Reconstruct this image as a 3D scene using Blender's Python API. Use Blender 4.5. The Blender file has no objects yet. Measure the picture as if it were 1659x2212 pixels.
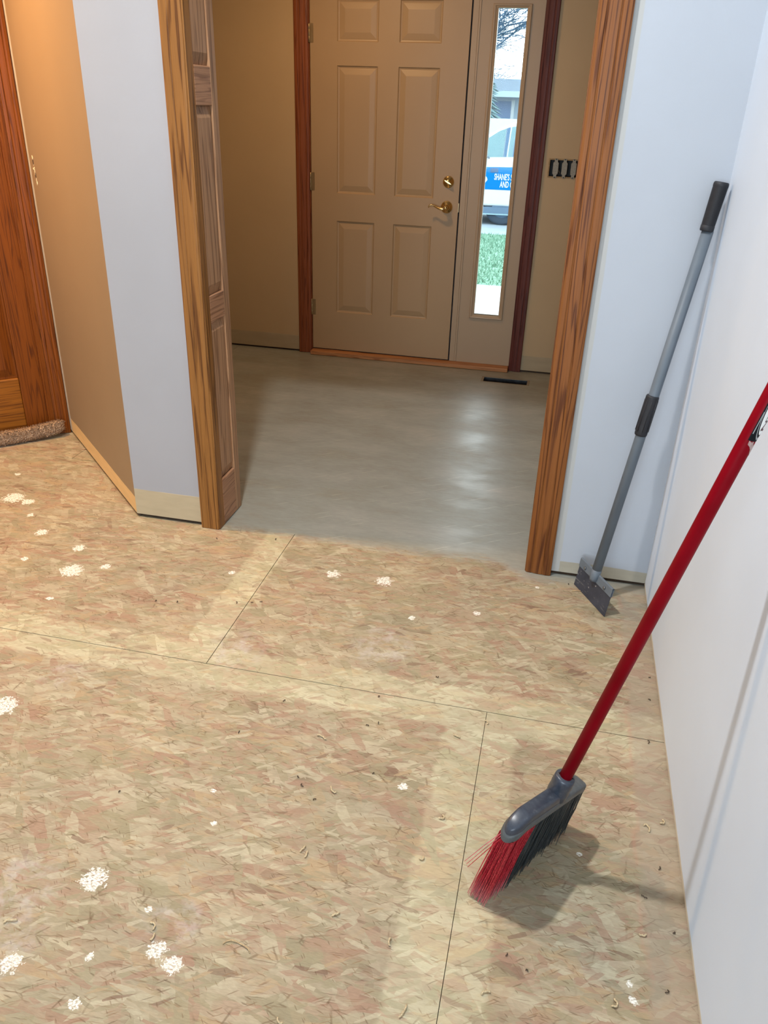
import bpy, bmesh, math, random
from mathutils import Vector, Matrix
C = bpy.context.scene.collection
SC = bpy.context.scene
PI = math.pi
R = math.radians

# ------------------------------------------------------------------ camera
CAM_H = 1.4729
YAW, PITCH, ROLL, FPX = 0.2064, 0.4738, 0.0341, 1711.0
def camera():
    cy, sy = math.cos(YAW), math.sin(YAW)
    f = Vector((-sy, cy, 0)); r = Vector((cy, sy, 0)); u = Vector((0, 0, 1))
    cp, sp = math.cos(PITCH), math.sin(PITCH)
    f2 = cp*f - sp*u; u2 = sp*f + cp*u
    cr, sr = math.cos(ROLL), math.sin(ROLL)
    r2 = cr*r + sr*u2; u3 = -sr*r + cr*u2
    cam = bpy.data.cameras.new('camera')
    o = bpy.data.objects.new('camera', cam); C.objects.link(o)
    m = Matrix((r2, u3, -f2)).transposed().to_4x4()
    m.translation = Vector((0, 0, CAM_H))
    o.matrix_world = m
    cam.sensor_fit = 'HORIZONTAL'; cam.sensor_width = 36.0
    cam.lens = FPX/1659*36.0
    cam.clip_start = 0.05; cam.clip_end = 300
    SC.camera = o
camera()

# ------------------------------------------------------------------ view, world, lamps
SC.view_settings.view_transform = 'Standard'
SC.view_settings.look = 'None'
SC.view_settings.exposure = 0.0
SC.view_settings.gamma = 1.0
SC.view_settings.use_curve_mapping = False
SC.cycles.use_denoising = True
SC.cycles.use_adaptive_sampling = True
SC.cycles.adaptive_threshold = 0.025
SC.cycles.max_bounces = 8
SC.cycles.diffuse_bounces = 4
SC.cycles.glossy_bounces = 3
SC.cycles.sample_clamp_indirect = 6.0

def world():
    w = bpy.data.worlds.new('overcast_sky'); SC.world = w; w.use_nodes = True
    nt = w.node_tree; bg = nt.nodes['Background']
    bg.inputs['Color'].default_value = (0.83, 0.94, 1.0, 1)
    bg.inputs['Strength'].default_value = 5.5
world()

def lamp(name, kind, loc, power, color, size=0.13, spread=180, target=None, size_y=None):
    l = bpy.data.lights.new(name, kind)
    l.energy = power; l.color = color
    if kind == 'AREA':
        if size_y: l.shape = 'RECTANGLE'; l.size = size; l.size_y = size_y
        else: l.shape = 'DISK'; l.size = size
        l.spread = R(spread)
    o = bpy.data.objects.new(name, l); C.objects.link(o); o.location = loc
    if target is not None:
        d = Vector(target) - Vector(loc)
        o.rotation_euler = d.to_track_quat('-Z', 'Y').to_euler()
    return o
CEIL = 2.44     # foyer and hall
HIGH = 3.25     # the taller main room
lamp('kitchen_downlight', 'AREA', (-0.80, 1.45, 3.23), 56, (1.0, 0.985, 0.965), 0.12, 150)
lamp('hall_downlight', 'AREA', (-2.40, 2.33, 2.425), 50, (1.0, 0.60, 0.27), 0.13, 160)
lamp('foyer_downlight', 'AREA', (-1.25, 3.95, 2.425), 17.5, (1.0, 0.64, 0.33), 0.13)
lamp('rear_daylight_fill', 'AREA', (-0.6, -3.2, 1.45), 92, (0.75, 0.875, 1.0), 3.0, 180, (-0.6, 0.5, 1.1), 1.6)  # soft cool fill, added for a window assumed behind the camera

# ------------------------------------------------------------------ small helpers
def lin(c):
    c = c/255.0
    return c/12.92 if c <= 0.04045 else ((c+0.055)/1.055)**2.4
def rgb(r, g, b): return (lin(r), lin(g), lin(b), 1.0)

class NT:
    """a thin wrapper that writes shader nodes"""
    def __init__(s, name):
        s.m = bpy.data.materials.new(name); s.m.use_nodes = True
        s.t = s.m.node_tree; s.n = s.t.nodes; s.l = s.t.links
        s.bsdf = s.n['Principled BSDF']; s.out = s.n['Material Output']
    def put(s, sock, v):
        if v is None: return
        if isinstance(v, bpy.types.NodeSocket): s.l.new(v, sock)
        else: sock.default_value = v
    def math(s, op, a, b=None, c=None, clamp=False):
        n = s.n.new('ShaderNodeMath'); n.operation = op; n.use_clamp = clamp
        s.put(n.inputs[0], a); s.put(n.inputs[1], b); s.put(n.inputs[2], c)
        return n.outputs[0]
    def vmath(s, op, a, b=None):
        n = s.n.new('ShaderNodeVectorMath'); n.operation = op
        s.put(n.inputs[0], a); s.put(n.inputs[1], b)
        return n.outputs['Value'] if op in ('DISTANCE', 'LENGTH', 'DOT_PRODUCT') else n.outputs['Vector']
    def coords(s): return s.n.new('ShaderNodeTexCoord').outputs['Object']
    def mapping(s, v, scale=(1, 1, 1), rot=(0, 0, 0), loc=(0, 0, 0)):
        n = s.n.new('ShaderNodeMapping'); s.put(n.inputs['Vector'], v)
        n.inputs['Scale'].default_value = scale; n.inputs['Rotation'].default_value = rot
        n.inputs['Location'].default_value = loc
        return n.outputs[0]
    def noise(s, v, scale, detail=2.0, rough=0.5, dist=0.0, color=False):
        n = s.n.new('ShaderNodeTexNoise'); s.put(n.inputs['Vector'], v)
        n.inputs['Scale'].default_value = scale; n.inputs['Detail'].default_value = detail
        n.inputs['Roughness'].default_value = rough; n.inputs['Distortion'].default_value = dist
        return n.outputs['Color' if color else 0]
    def voronoi(s, v, scale=1.0, feature='F1', rand=1.0, dims='2D'):
        n = s.n.new('ShaderNodeTexVoronoi'); n.voronoi_dimensions = dims; n.feature = feature
        s.put(n.inputs['Vector'], v); n.inputs['Scale'].default_value = scale
        n.inputs['Randomness'].default_value = rand
        return n
    def ramp(s, fac, stops, interp='LINEAR'):
        n = s.n.new('ShaderNodeValToRGB'); r = n.color_ramp; r.interpolation = interp
        while len(r.elements) < len(stops): r.elements.new(0.5)
        for e, (p, c) in zip(r.elements, stops):
            e.position = p; e.color = c if not isinstance(c, (int, float)) else (c, c, c, 1)
        s.put(n.inputs[0], fac)
        return n.outputs['Color']
    def mix(s, fac, a, b, mode='MIX'):
        n = s.n.new('ShaderNodeMix'); n.data_type = 'RGBA'; n.blend_type = mode
        s.put(n.inputs[0], fac); s.put(n.inputs[6], a); s.put(n.inputs[7], b)
        return n.outputs[2]
    def sep(s, v):
        n = s.n.new('ShaderNodeSeparateXYZ'); s.put(n.inputs[0], v); return n.outputs
    def sepc(s, v):
        n = s.n.new('ShaderNodeSeparateColor'); s.put(n.inputs[0], v); return n.outputs
    def smooth(s, v, lo, hi, a=0.0, b=1.0):
        n = s.n.new('ShaderNodeMapRange'); n.interpolation_type = 'SMOOTHSTEP'
        s.put(n.inputs[0], v); n.inputs[1].default_value = lo; n.inputs[2].default_value = hi
        n.inputs[3].default_value = a; n.inputs[4].default_value = b
        return n.outputs[0]
    def bump(s, h, strength=0.2, dist=0.002):
        n = s.n.new('ShaderNodeBump'); n.inputs['Strength'].default_value = strength
        n.inputs['Distance'].default_value = dist
        s.put(n.inputs['Height'], h); s.l.new(n.outputs[0], s.bsdf.inputs['Normal'])
    def done(s, color=None, rough=0.5, metal=0.0, spec=0.5):
        b = s.bsdf.inputs
        s.put(b['Base Color'], color); s.put(b['Roughness'], rough)
        s.put(b['Metallic'], metal); s.put(b['Specular IOR Level'], spec)
        return s.m

def plain(name, col, rough=0.5, metal=0.0, spec=0.5, var=0.08, scale=30):
    t = NT(name); v = t.coords()
    n = t.noise(v, scale, 3)
    lo = tuple(c*(1-var) for c in col[:3])+(1,); hi = tuple(min(1, c*(1+var)) for c in col[:3])+(1,)
    return t.done(t.ramp(n, [(0.3, lo), (0.7, hi)]), rough, metal, spec)

# ------------------------------------------------------------------ materials
def osb_material():
    t = NT('subfloor_strand_board'); v = t.coords()
    x, y, z = t.sep(v)
    w1 = t.noise(v, 7, 2, 0.6, color=True)
    w2 = t.noise(v, 60, 2, 0.6, color=True)
    warp = t.vmath('ADD', v, t.vmath('MULTIPLY', t.vmath('SUBTRACT', w1, (0.5, 0.5, 0.5)), (0.013, 0.013, 0)))
    warp = t.vmath('ADD', warp, t.vmath('MULTIPLY', t.vmath('SUBTRACT', w2, (0.5, 0.5, 0.5)), (0.0035, 0.0035, 0)))
    pal = [(0.0, rgb(156, 145, 121)), (0.14, rgb(145, 136, 109)), (0.28, rgb(166, 155, 131)), (0.40, rgb(155, 137, 114)), (0.50, rgb(141, 132, 107)),
           (0.62, rgb(173, 164, 139)), (0.73, rgb(153, 128, 107)), (0.82, rgb(162, 142, 112)), (0.90, rgb(149, 122, 102)), (0.97, rgb(124, 102, 84))]
    wear = t.noise(v, 11, 3, 0.65)
    lays = [(6, .15, .050, 0), (-17, .13, .040, 1), (24, .11, .034, 1), (-38, .085, .028, 0), (3, .12, .020, 1), (57, .080, .022, 1), (-9, .065, .012, 0), (14, .042, .009, 1), (-30, .036, .008, 0)]
    col = None
    for i, (a, L, W, cheb) in enumerate(lays):
        m = t.mapping(t.mapping(warp, rot=(0, 0, R(a)), loc=(i*3.7, i*1.9, 0)), scale=(1/L, 1/W, 1))
        vo = t.voronoi(m)
        if cheb: vo.distance = 'CHEBYCHEV'
        c = t.sepc(vo.outputs['Color'])
        ck = t.ramp(c[0], pal, 'CONSTANT')
        if col is None: col = ck
        else: col = t.mix(t.math('MULTIPLY', t.math('GREATER_THAN', c[1], 0.60 + 0.02*i), t.smooth(t.math('ADD', wear, t.math('MULTIPLY', c[2], 0.5)), 0.45, 0.95, 0.22, 0.80)), col, ck)
    for i, (a, L, W, th, al) in enumerate([(12, .022, .0032, .956, .55), (-33, .030, .0028, .968, .55), (48, .014, .0026, .974, .50), (-6, .045, .0020, .962, .45)]):
        m = t.mapping(t.mapping(warp, rot=(0, 0, R(a)), loc=(i*5.3+1, i*2.7, 0)), scale=(1/L, 1/W, 1))
        vo = t.voronoi(m); c = t.sepc(vo.outputs['Color'])
        k = t.math('MULTIPLY', t.math('GREATER_THAN', c[0], th), t.smooth(vo.outputs['Distance'], 0.25, 0.55, al, 0.0))
        col = t.mix(k, col, t.mix(c[2], rgb(78, 60, 42), rgb(136, 104, 74)))
    crk = t.noise(v, 16, 2, 0.6)
    for (a, L, W, lo) in [(-11, .075, .030, .50), (19, .10, .026, .54)]:
        m = t.mapping(t.mapping(warp, rot=(0, 0, R(a)), loc=(a*.37, a*.21, 0)), scale=(1/L, 1/W, 1))
        ed = t.voronoi(m, feature='DISTANCE_TO_EDGE').outputs['Distance']
        col = t.mix(t.math('MULTIPLY', t.smooth(ed, 0.010, 0.045, 0.55, 0.0), t.smooth(crk, lo, lo+.16)), col, rgb(98, 78, 56))
    f = t.noise(t.mapping(warp, scale=(60, 330, 1), rot=(0, 0, R(6))), 1.0, 3, 0.65)
    col = t.mix(1.0, col, t.ramp(f, [(0.25, 0.83), (0.75, 1.10)]), 'MULTIPLY')
    mott = t.noise(v, 3.5, 3, 0.6)
    col = t.mix(1.0, col, t.ramp(mott, [(0.3, (0.92, 0.93, 0.95, 1)), (0.7, (1.06, 1.04, 1.01, 1))]), 'MULTIPLY')
    # paler, sanded bands beside the sheet joints
    wob = t.math('MULTIPLY', t.math('SUBTRACT', t.noise(v, 14, 2), 0.5), 0.05)
    def band(coord, c0, half):
        d = t.math('ABSOLUTE', t.math('SUBTRACT', coord, c0))
        return t.smooth(t.math('ADD', d, wob), half-0.007, half+0.009, 1.0, 0.0)
    front = t.math('LESS_THAN', y, 1.7161)
    bA = band(y, 1.716, 0.085)
    bC = t.math('MULTIPLY', band(x, -0.060, 0.095), front)
    bB = t.math('MULTIPLY', band(x, -0.925, 0.055), t.math('SUBTRACT', 1.0, front))
    pale = t.math('MAXIMUM', bA, t.math('MAXIMUM', bB, bC))
    col = t.mix(pale, col, t.mix(0.18, t.mix(1.0, col, (1.17, 1.23, 1.23, 1.0), 'MULTIPLY'), rgb(186, 180, 150)))
    # scuffed, greyed dirt beside the right wall and a faint red chalk line
    dw = t.math('ADD', t.math('SUBTRACT', 0.4159, x), t.math('MULTIPLY', wob, 0.5))
    col = t.mix(t.smooth(dw, 0.075, 0.095, 0.45, 0.0), col, rgb(152, 138, 122))
    chalk = t.math('ABSOLUTE', t.math('SUBTRACT', dw, 0.088))
    chn = t.noise(t.mapping(v, scale=(30, 6, 1)), 1.0, 2)
    col = t.mix(t.math('MULTIPLY', t.smooth(chalk, 0.002, 0.014, 0.32, 0.0), t.smooth(chn, 0.45, 0.66)), col, rgb(178, 124, 108))
    def blobs(lst):
        best = None
        for (bx, by, br) in lst:
            d = t.math('DIVIDE', t.vmath('DISTANCE', v, (bx, by, 0)), br)
            best = d if best is None else t.math('MINIMUM', best, d)
        return best
    # soft whitish plaster smears
    sm = blobs([(-0.95, 0.93, .10), (-0.90, 0.82, .09), (-0.40, 1.93, .12), (-1.25, 1.56, .07), (-0.82, 1.80, .11), (-0.60, 0.93, .08)])
    sn = t.noise(v, 24, 3, 0.7)
    col = t.mix(t.math('MULTIPLY', t.smooth(sm, 0.4, 1.1, 1, 0), t.smooth(sn, 0.42, 0.68, 0, 0.40)), col, rgb(184, 176, 174))
    # white paint splats
    spots = [(-.804, .982, .033), (-.66, .945, .010), (-.605, .868, .022), (-.560, .850, .022), (-1.325, 1.408, .042), (-1.538, 2.075, .046),
             (-1.44, 2.13, .02), (-1.60, 2.22, .026), (-1.797, 2.288, .028), (-2.076, 2.516, .050), (-2.0, 2.50, .030), (-.472, 2.298, .034), (-.655, 2.295, .028),
             (-.222, 1.395, .014), (-.721, .828, .010), (-.8575, .78, .024), (-.135, 2.185, .014), (-.336, 2.103, .013), (-1.0, 2.21, .014),
             (-1.74, 2.10, .016), (-1.51, 1.90, .013), (.30, .99, .010), (.295, 1.02, .009), (-.70, .74, .014), (-.66, 1.27, .008), (-1.92, 2.40, .016),
             (-2.2, 2.72, .016), (-.62, 1.18, .008), (.05, 2.40, .009), (.20, 1.30, .007)]
    sp = blobs(spots)
    n1 = t.noise(v, 85, 3, 0.75); n2 = t.noise(t.mapping(v, scale=(150, 260, 1), rot=(0, 0, R(20))), 1.0, 2, 0.6)
    e = t.math('ADD', sp, t.math('MULTIPLY', t.math('SUBTRACT', n1, 0.5), 2.2))
    k = t.math('MULTIPLY', t.smooth(e, 0.70, 0.86, 1, 0), t.smooth(n2, 0.34, 0.46, 0.05, 0.92))
    col = t.mix(k, col, t.mix(t.smooth(n2, .45, .6), rgb(200, 196, 184), rgb(236, 234, 226)))
    # grey thin-set film left on the foyer floor
    ge = t.math('ADD', y, t.math('MULTIPLY', t.math('SUBTRACT', t.noise(v, 4.5, 3, 0.65), 0.5), 0.10))
    ge = t.math('ADD', ge, t.math('MULTIPLY', t.math('SUBTRACT', t.noise(t.mapping(warp, scale=(14, 60, 1)), 1.0, 2, 0.7), 0.5), 0.12))
    ge = t.math('ADD', ge, t.smooth(x, -0.10, 0.02, 0, 0.075))
    g0 = t.math('MULTIPLY', t.smooth(ge, 2.485, 2.575), t.smooth(t.math('ADD', x, y), 1.05, 1.12))
    grn = t.noise(t.mapping(v, scale=(2.2, 5, 1)), 1.0, 4, 0.7)
    thin = t.smooth(grn, 0.30, 0.50, 0.80, 0.97)
    g1 = t.math('MULTIPLY', g0, thin)
    gcol = t.ramp(grn, [(0.28, rgb(126, 127, 118)), (0.5, rgb(139, 141, 133)), (0.66, rgb(150, 150, 142)), (0.80, rgb(174, 168, 156))])
    fl = t.noise(t.mapping(warp, scale=(26, 90, 1), rot=(0, 0, R(-8))), 1.0, 2, 0.65)
    gcol = t.mix(1.0, gcol, t.ramp(fl, [(0.28, 0.90), (0.72, 1.05)]), 'MULTIPLY')
    scr = t.voronoi(t.mapping(t.mapping(warp, rot=(0, 0, R(-35))), scale=(9, 160, 1)))
    sc = t.sepc(scr.outputs['Color'])
    gcol = t.mix(t.math('MULTIPLY', t.math('GREATER_THAN', sc[0], 0.972), t.smooth(scr.outputs['Distance'], .2, .5, .26, 0)), gcol, rgb(208, 200, 186))
    col = t.mix(g1, col, gcol)
    rough = t.math('SUBTRACT', 0.66, t.math('MULTIPLY', g0, t.smooth(grn, 0.3, 0.7, 0.22, 0.36)))
    t.bump(t.noise(t.mapping(v, scale=(30, 110, 1)), 1.0, 2, 0.6), 0.10, 0.002)
    spec = t.math('MULTIPLY_ADD', g0, 0.60, 0.25)
    return t.done(col, rough, 0, spec)

def painted(name, col, band_h=None, band_col=None, wob=0.006, axis_bare=None, bare_col=None, rough=0.55, peel=0.10, stripe_x=None):
    """wall paint with a fine roller texture; below band_h the bare strip where a skirting board sat"""
    t = NT(name); v = t.coords(); x, y, z = t.sep(v)
    n = t.noise(v, 3, 3)
    lo = tuple(c*0.97 for c in col[:3])+(1,); hi = tuple(min(1, c*1.02) for c in col[:3])+(1,)
    c = t.ramp(n, [(0.3, lo), (0.7, hi)])
    pl = t.noise(v, 420, 2, 0.5)
    if band_h:
        zz = t.math('ADD', z, t.math('MULTIPLY', t.math('SUBTRACT', t.noise(t.mapping(v, scale=(6, 6, 2)), 1.0, 4), 0.5), wob*2))
        b = t.smooth(zz, band_h-0.0015, band_h+0.0015, 1, 0)
        bn = t.noise(t.mapping(v, scale=(10, 10, 40)), 1.0, 3)
        bl = tuple(q*0.9 for q in band_col[:3])+(1,)
        c = t.mix(b, c, t.ramp(bn, [(0.3, bl), (0.7, band_col)]))
        lip = t.math('ABSOLUTE', t.math('SUBTRACT', zz, band_h))
        torn = t.noise(t.mapping(v, scale=(4, 4, 4)), 1.0, 2)
        c = t.mix(t.math('MULTIPLY', t.smooth(lip, 0.0006, 0.0022, 0.6, 0), t.smooth(torn, 0.45, 0.55)), c, tuple(q*1.25 for q in band_col[:3])+(1,))
        # old nail holes
        vo = t.voronoi(t.mapping(v, scale=(2.6, 2.6, 9)), dims='3D', rand=0.7)
        c = t.mix(t.math('MULTIPLY', b, t.math('LESS_THAN', vo.outputs['Distance'], 0.022)), c, rgb(50, 38, 28))
    if axis_bare:
        lo_, hi_ = axis_bare
        e = t.math('ADD', x, t.math('MULTIPLY', t.math('SUBTRACT', t.noise(v, 9, 4), 0.5), 0.012))
        c = t.mix(t.smooth(e, lo_-0.002, lo_+0.002), c, bare_col)
    if stripe_x:
        a0, a1, sc = stripe_x
        e = t.math('ADD', x, t.math('MULTIPLY', t.math('SUBTRACT', t.noise(v, 7, 4), 0.5), 0.006))
        k = t.math('MULTIPLY', t.smooth(e, a0-.002, a0+.002), t.smooth(e, a1-.002, a1+.002, 1, 0))
        c = t.mix(k, c, sc)
    # small scuffs and filler dabs
    vo = t.voronoi(t.mapping(v, scale=(2.1, 2.1, 2.1)), dims='3D')
    cc = t.sepc(vo.outputs['Color'])
    k = t.math('MULTIPLY', t.math('GREATER_THAN', cc[0], 0.8), t.math('LESS_THAN', t.math('ADD', vo.outputs['Distance'], t.math('MULTIPLY', t.noise(v, 90, 2), 0.02)), 0.024))
    c = t.mix(t.math('MULTIPLY', k, 0.7), c, tuple(min(1, q*1.5) for q in col[:3])+(1,))
    t.bump(pl, peel, 0.001)
    return t.done(c, rough, 0, 0.35)

def oak(name, light, dark, axis='Z', seed=0.0, rough=0.44, fig=1.0, spec=0.25):
    """stained red oak: cathedral figure stretched along one axis plus fine open pores"""
    t = NT(name); v = t.coords()
    def st(cross, along):
        return {'X': (along, cross, cross), 'Y': (cross, along, cross), 'Z': (cross, cross, along)}[axis]
    wv = t.mapping(v, scale=st(17*fig, 0.55*fig), loc=(seed, seed*1.7, seed*0.6))
    n1 = t.noise(wv, 1.0, 2.0, 0.5, 0.25)
    rings = t.math('SINE', t.math('MULTIPLY', n1, 64.0))
    rings = t.math('MULTIPLY_ADD', rings, 0.5, 0.5)
    n2 = t.noise(t.mapping(v, scale=st(34, 1.0), loc=(seed, 0, seed)), 1.0, 3, 0.6)
    n3 = t.noise(t.mapping(v, scale=st(120, 4.0), loc=(seed, seed, 0)), 1.0, 2, 0.6)
    md = tuple(a*0.5+b*0.5 for a, b in zip(light, dark))
    base = t.ramp(n2, [(0.2, tuple(a*0.72+b*0.28 for a, b in zip(light, dark))), (0.5, light), (0.8, tuple(min(1, q*1.10) for q in light[:3])+(1,))])
    c = t.mix(t.math('MULTIPLY', t.smooth(rings, 0.62, 1.0, 0, 0.78), t.smooth(n3, 0.30, 0.62, 0.35, 1.0)), base, dark)
    pores = t.noise(t.mapping(v, scale=st(480, 10)), 1.0, 2, 0.5)
    c = t.mix(t.math('MULTIPLY', t.smooth(pores, 0.54, 0.68), t.smooth(rings, 0.2, 0.9, 0.18, 0.6)), c, tuple(q*0.6 for q in dark[:3])+(1,))
    t.bump(t.noise(t.mapping(v, scale=st(480, 10)), 1.0, 1, 0.5), 0.06, 0.001)
    return t.done(c, rough, 0, spec)

M = {}
M['osb'] = osb_material()
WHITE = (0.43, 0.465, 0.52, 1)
WHITE_R_LIT = (0.60, 0.69, 0.81, 1)  # same white paint, lifted and blued for the light on the right wall
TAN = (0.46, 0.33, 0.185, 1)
BARE = rgb(184, 168, 138)
M['wall_white_r'] = painted('paint_cool_white_lit', WHITE_R_LIT, 0.016, rgb(196, 188, 170), 0.007)
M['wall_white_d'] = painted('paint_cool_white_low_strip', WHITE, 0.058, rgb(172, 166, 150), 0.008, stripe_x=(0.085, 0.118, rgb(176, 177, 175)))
M['wall_white_s'] = painted('paint_cool_white_wide_strip', (0.355, 0.355, 0.375, 1), 0.121, BARE, 0.004)  # same white paint, toned down to suit the light on the left stub
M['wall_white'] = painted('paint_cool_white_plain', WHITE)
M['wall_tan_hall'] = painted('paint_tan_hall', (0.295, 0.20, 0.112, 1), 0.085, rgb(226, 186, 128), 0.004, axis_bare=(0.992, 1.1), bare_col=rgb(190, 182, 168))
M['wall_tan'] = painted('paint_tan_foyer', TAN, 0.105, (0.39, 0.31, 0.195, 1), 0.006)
M['ceiling'] = plain('ceiling_white', (0.75, 0.75, 0.73, 1), 0.9)
M['door_paint'] = painted('door_paint_tan', (0.375, 0.25, 0.135, 1), rough=0.42, peel=0.03)
M['frame_paint'] = painted('frame_paint_tan', (0.385, 0.28, 0.18, 1), rough=0.42, peel=0.03)
M['dark_gap'] = plain('dark_bottom_plate', rgb(60, 44, 30), 0.9, var=0.25)
M['weather'] = plain('black_weatherstrip', rgb(28, 20, 18), 0.7)
OL, OD = rgb(140, 94, 46), rgb(76, 40, 14)
M['oak_v'] = oak('oak_upright', OL, OD, 'Z', 0.0)
M['oak_v2'] = oak('oak_panel_lit', rgb(168, 128, 94), rgb(112, 78, 54), 'Z', 3.1)  # jamb oak paled and greyed: its daylight sheen is in the colour
M['oak_y'] = oak('oak_crosswise_lit', rgb(168, 124, 92), rgb(116, 78, 54), 'Y', 1.3, fig=1.5)  # rails share the jamb's painted-in daylight sheen
M['oak_r'] = oak('oak_right_casing', rgb(126, 77, 36), rgb(68, 30, 10), 'Z', 5.2)
M['oak_red'] = oak('oak_red_casing', rgb(128, 70, 38), rgb(84, 40, 20), 'Z', 7.4, fig=1.3)
M['oak_red2'] = oak('oak_red_right_casing', rgb(92, 46, 38), rgb(62, 26, 24), 'Z', 8.4, fig=1.3)
M['oak_x'] = oak('oak_threshold', rgb(176, 122, 78), rgb(122, 76, 44), 'X', 2.2)
M['oak_hall_v'] = oak('oak_hall_upright', rgb(116, 60, 10), rgb(76, 34, 4), 'Z', 9.0, fig=1.6)
M['oak_hall_x'] = oak('oak_hall_rail', rgb(136, 82, 22), rgb(84, 42, 8), 'X', 4.0, fig=1.6)
M['oak_hall_p'] = oak('oak_hall_panel', rgb(110, 56, 9), rgb(74, 32, 4), 'Z', 6.0, fig=1.1)
M['brass'] = plain('polished_brass', (0.78, 0.60, 0.30, 1), 0.17, 1.0, var=0.03)
M['brass_dull'] = plain('dull_brass_hinge', (0.42, 0.31, 0.17, 1), 0.4, 1.0)
M['duct'] = plain('galvanised_duct', rgb(60, 62, 66), 0.45, 0.8, var=0.3)
M['box_dark'] = plain('black_switch_box', rgb(12, 12, 14), 0.6)
M['yoke'] = plain('grey_metal_yoke', rgb(118, 108, 92), 0.45, 0.35, var=0.25, scale=160)
M['gypsum'] = plain('torn_gypsum', rgb(240, 222, 184), 0.9)
M['hole'] = plain('dark_hole', rgb(40, 22, 12), 0.9)

# ------------------------------------------------------------------ mesh builder
class MB:
    def __init__(s): s.v = []; s.f = []; s.sm = []
    def add(s, vs, fs, smooth=False):
        b = len(s.v); s.v += [tuple(p) for p in vs]; s.f += [tuple(i+b for i in f) for f in fs]; s.sm += [smooth]*len(fs)
    def box(s, x0, x1, y0, y1, z0, z1):
        x0, x1 = min(x0, x1), max(x0, x1); y0, y1 = min(y0, y1), max(y0, y1); z0, z1 = min(z0, z1), max(z0, z1)
        s.add([(x0, y0, z0), (x1, y0, z0), (x1, y1, z0), (x0, y1, z0), (x0, y0, z1), (x1, y0, z1), (x1, y1, z1), (x0, y1, z1)],
              [(3, 2, 1, 0), (4, 5, 6, 7), (0, 1, 5, 4), (1, 2, 6, 5), (2, 3, 7, 6), (3, 0, 4, 7)])
    def prism(s, poly, z0, z1, axis='Z', smooth=False):
        n = len(poly)
        def P(a, b, c): return {'Z': (a, b, c), 'Y': (a, c, b), 'X': (c, a, b)}[axis]
        vs = [P(a, b, z0) for a, b in poly] + [P(a, b, z1) for a, b in poly]
        fs = [tuple(range(n))[::-1], tuple(range(n, 2*n))] + [(i, (i+1) % n, n+(i+1) % n, n+i) for i in range(n)]
        s.add(vs, fs[:2]); s.add(vs, fs[2:], smooth)
    def tube(s, pts, rad, n=12, caps=True, smooth=True):
        pts = [Vector(p) for p in pts]; rad = rad if isinstance(rad, (list, tuple)) else [rad]*len(pts)
        vs = []; fs = []
        ref = None
        for i, p in enumerate(pts):
            d = (pts[min(i+1, len(pts)-1)] - pts[max(i-1, 0)])
            if d.length < 1e-9: d = Vector((0, 0, 1))
            d.normalize()
            if ref is None:
                ref = Vector((0, 0, 1)) if abs(d.z) < 0.9 else Vector((1, 0, 0))
            u = d.cross(ref); u.normalize(); w = u.cross(d); ref = w
            # keep a steady frame along the path
            for k in range(n):
                a = 2*PI*k/n
                vs.append(p + rad[i]*(math.cos(a)*u + math.sin(a)*w))
        for i in range(len(pts)-1):
            for k in range(n):
                a = i*n+k; b = i*n+(k+1) % n
                fs.append((a, a+n, b+n, b))
        s.add(vs, fs, smooth)
        if caps:
            s.add(vs[:n], [tuple(range(n))]); s.add(vs[-n:], [tuple(range(n))[::-1]])
    def lathe(s, prof, base, axis, n=24):
        """prof: list of (along, radius)"""
        base = Vector(base); axis = Vector(axis).normalized()
        s.tube([base + axis*a for a, r in prof], [max(r, 1e-5) for a, r in prof], n, True)
    def quad(s, a, b, c, d): s.add([a, b, c, d], [(0, 1, 2, 3)])

def build(name, mb, mat, parent=None, bevel=0.0, seg=2, weld=True):
    base = parent_loc(parent)
    me = bpy.data.meshes.new(name)
    me.from_pydata([tuple(Vector(p)-base) for p in mb.v], [], mb.f)
    me.polygons.foreach_set('use_smooth', mb.sm)
    bm = bmesh.new(); bm.from_mesh(me)
    if weld: bmesh.ops.remove_doubles(bm, verts=bm.verts, dist=1e-6)
    bmesh.ops.recalc_face_normals(bm, faces=bm.faces)
    bm.to_mesh(me); bm.free()
    me.materials.append(mat)
    o = bpy.data.objects.new(name, me); C.objects.link(o)
    ROOT[o.name] = base
    if parent is not None: o.parent = parent
    if bevel:
        b = o.modifiers.new('edge', 'BEVEL'); b.width = bevel; b.segments = seg; b.limit_method = 'ANGLE'; b.angle_limit = R(35)
    return o
ROOT = {}
def parent_loc(p):
    return ROOT.get(p.name, Vector((0, 0, 0))) if p is not None else Vector((0, 0, 0))
def thing(name, label, cat, loc=(0, 0, 0), group=None, kind=None, rot=0):
    o = bpy.data.objects.new(name, None); C.objects.link(o); o.location = loc; o.rotation_euler = (0, 0, rot)
    o.empty_display_size = 0.05
    ROOT[o.name] = Vector(loc) if rot == 0 else Vector((0, 0, 0))
    tag(o, label, cat, group, kind)
    return o
def tag(o, label=None, cat=None, group=None, kind=None):
    if label: o['label'] = label
    if cat: o['category'] = cat
    if group: o['group'] = group
    if kind: o['kind'] = kind
    return o
def origin_to(o, loc):
    """move a mesh object's origin to loc, leaving it where it stands"""
    loc = Vector(loc)
    o.data.transform(Matrix.Translation(-loc)); o.location = loc
    return o
def box(*a):
    m = MB(); m.box(*a); return m
def boxes(*lst):
    m = MB()
    for a in lst: m.box(*a)
    return m
def struct(o, label, cat): return tag(o, label, cat, kind='structure')

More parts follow.
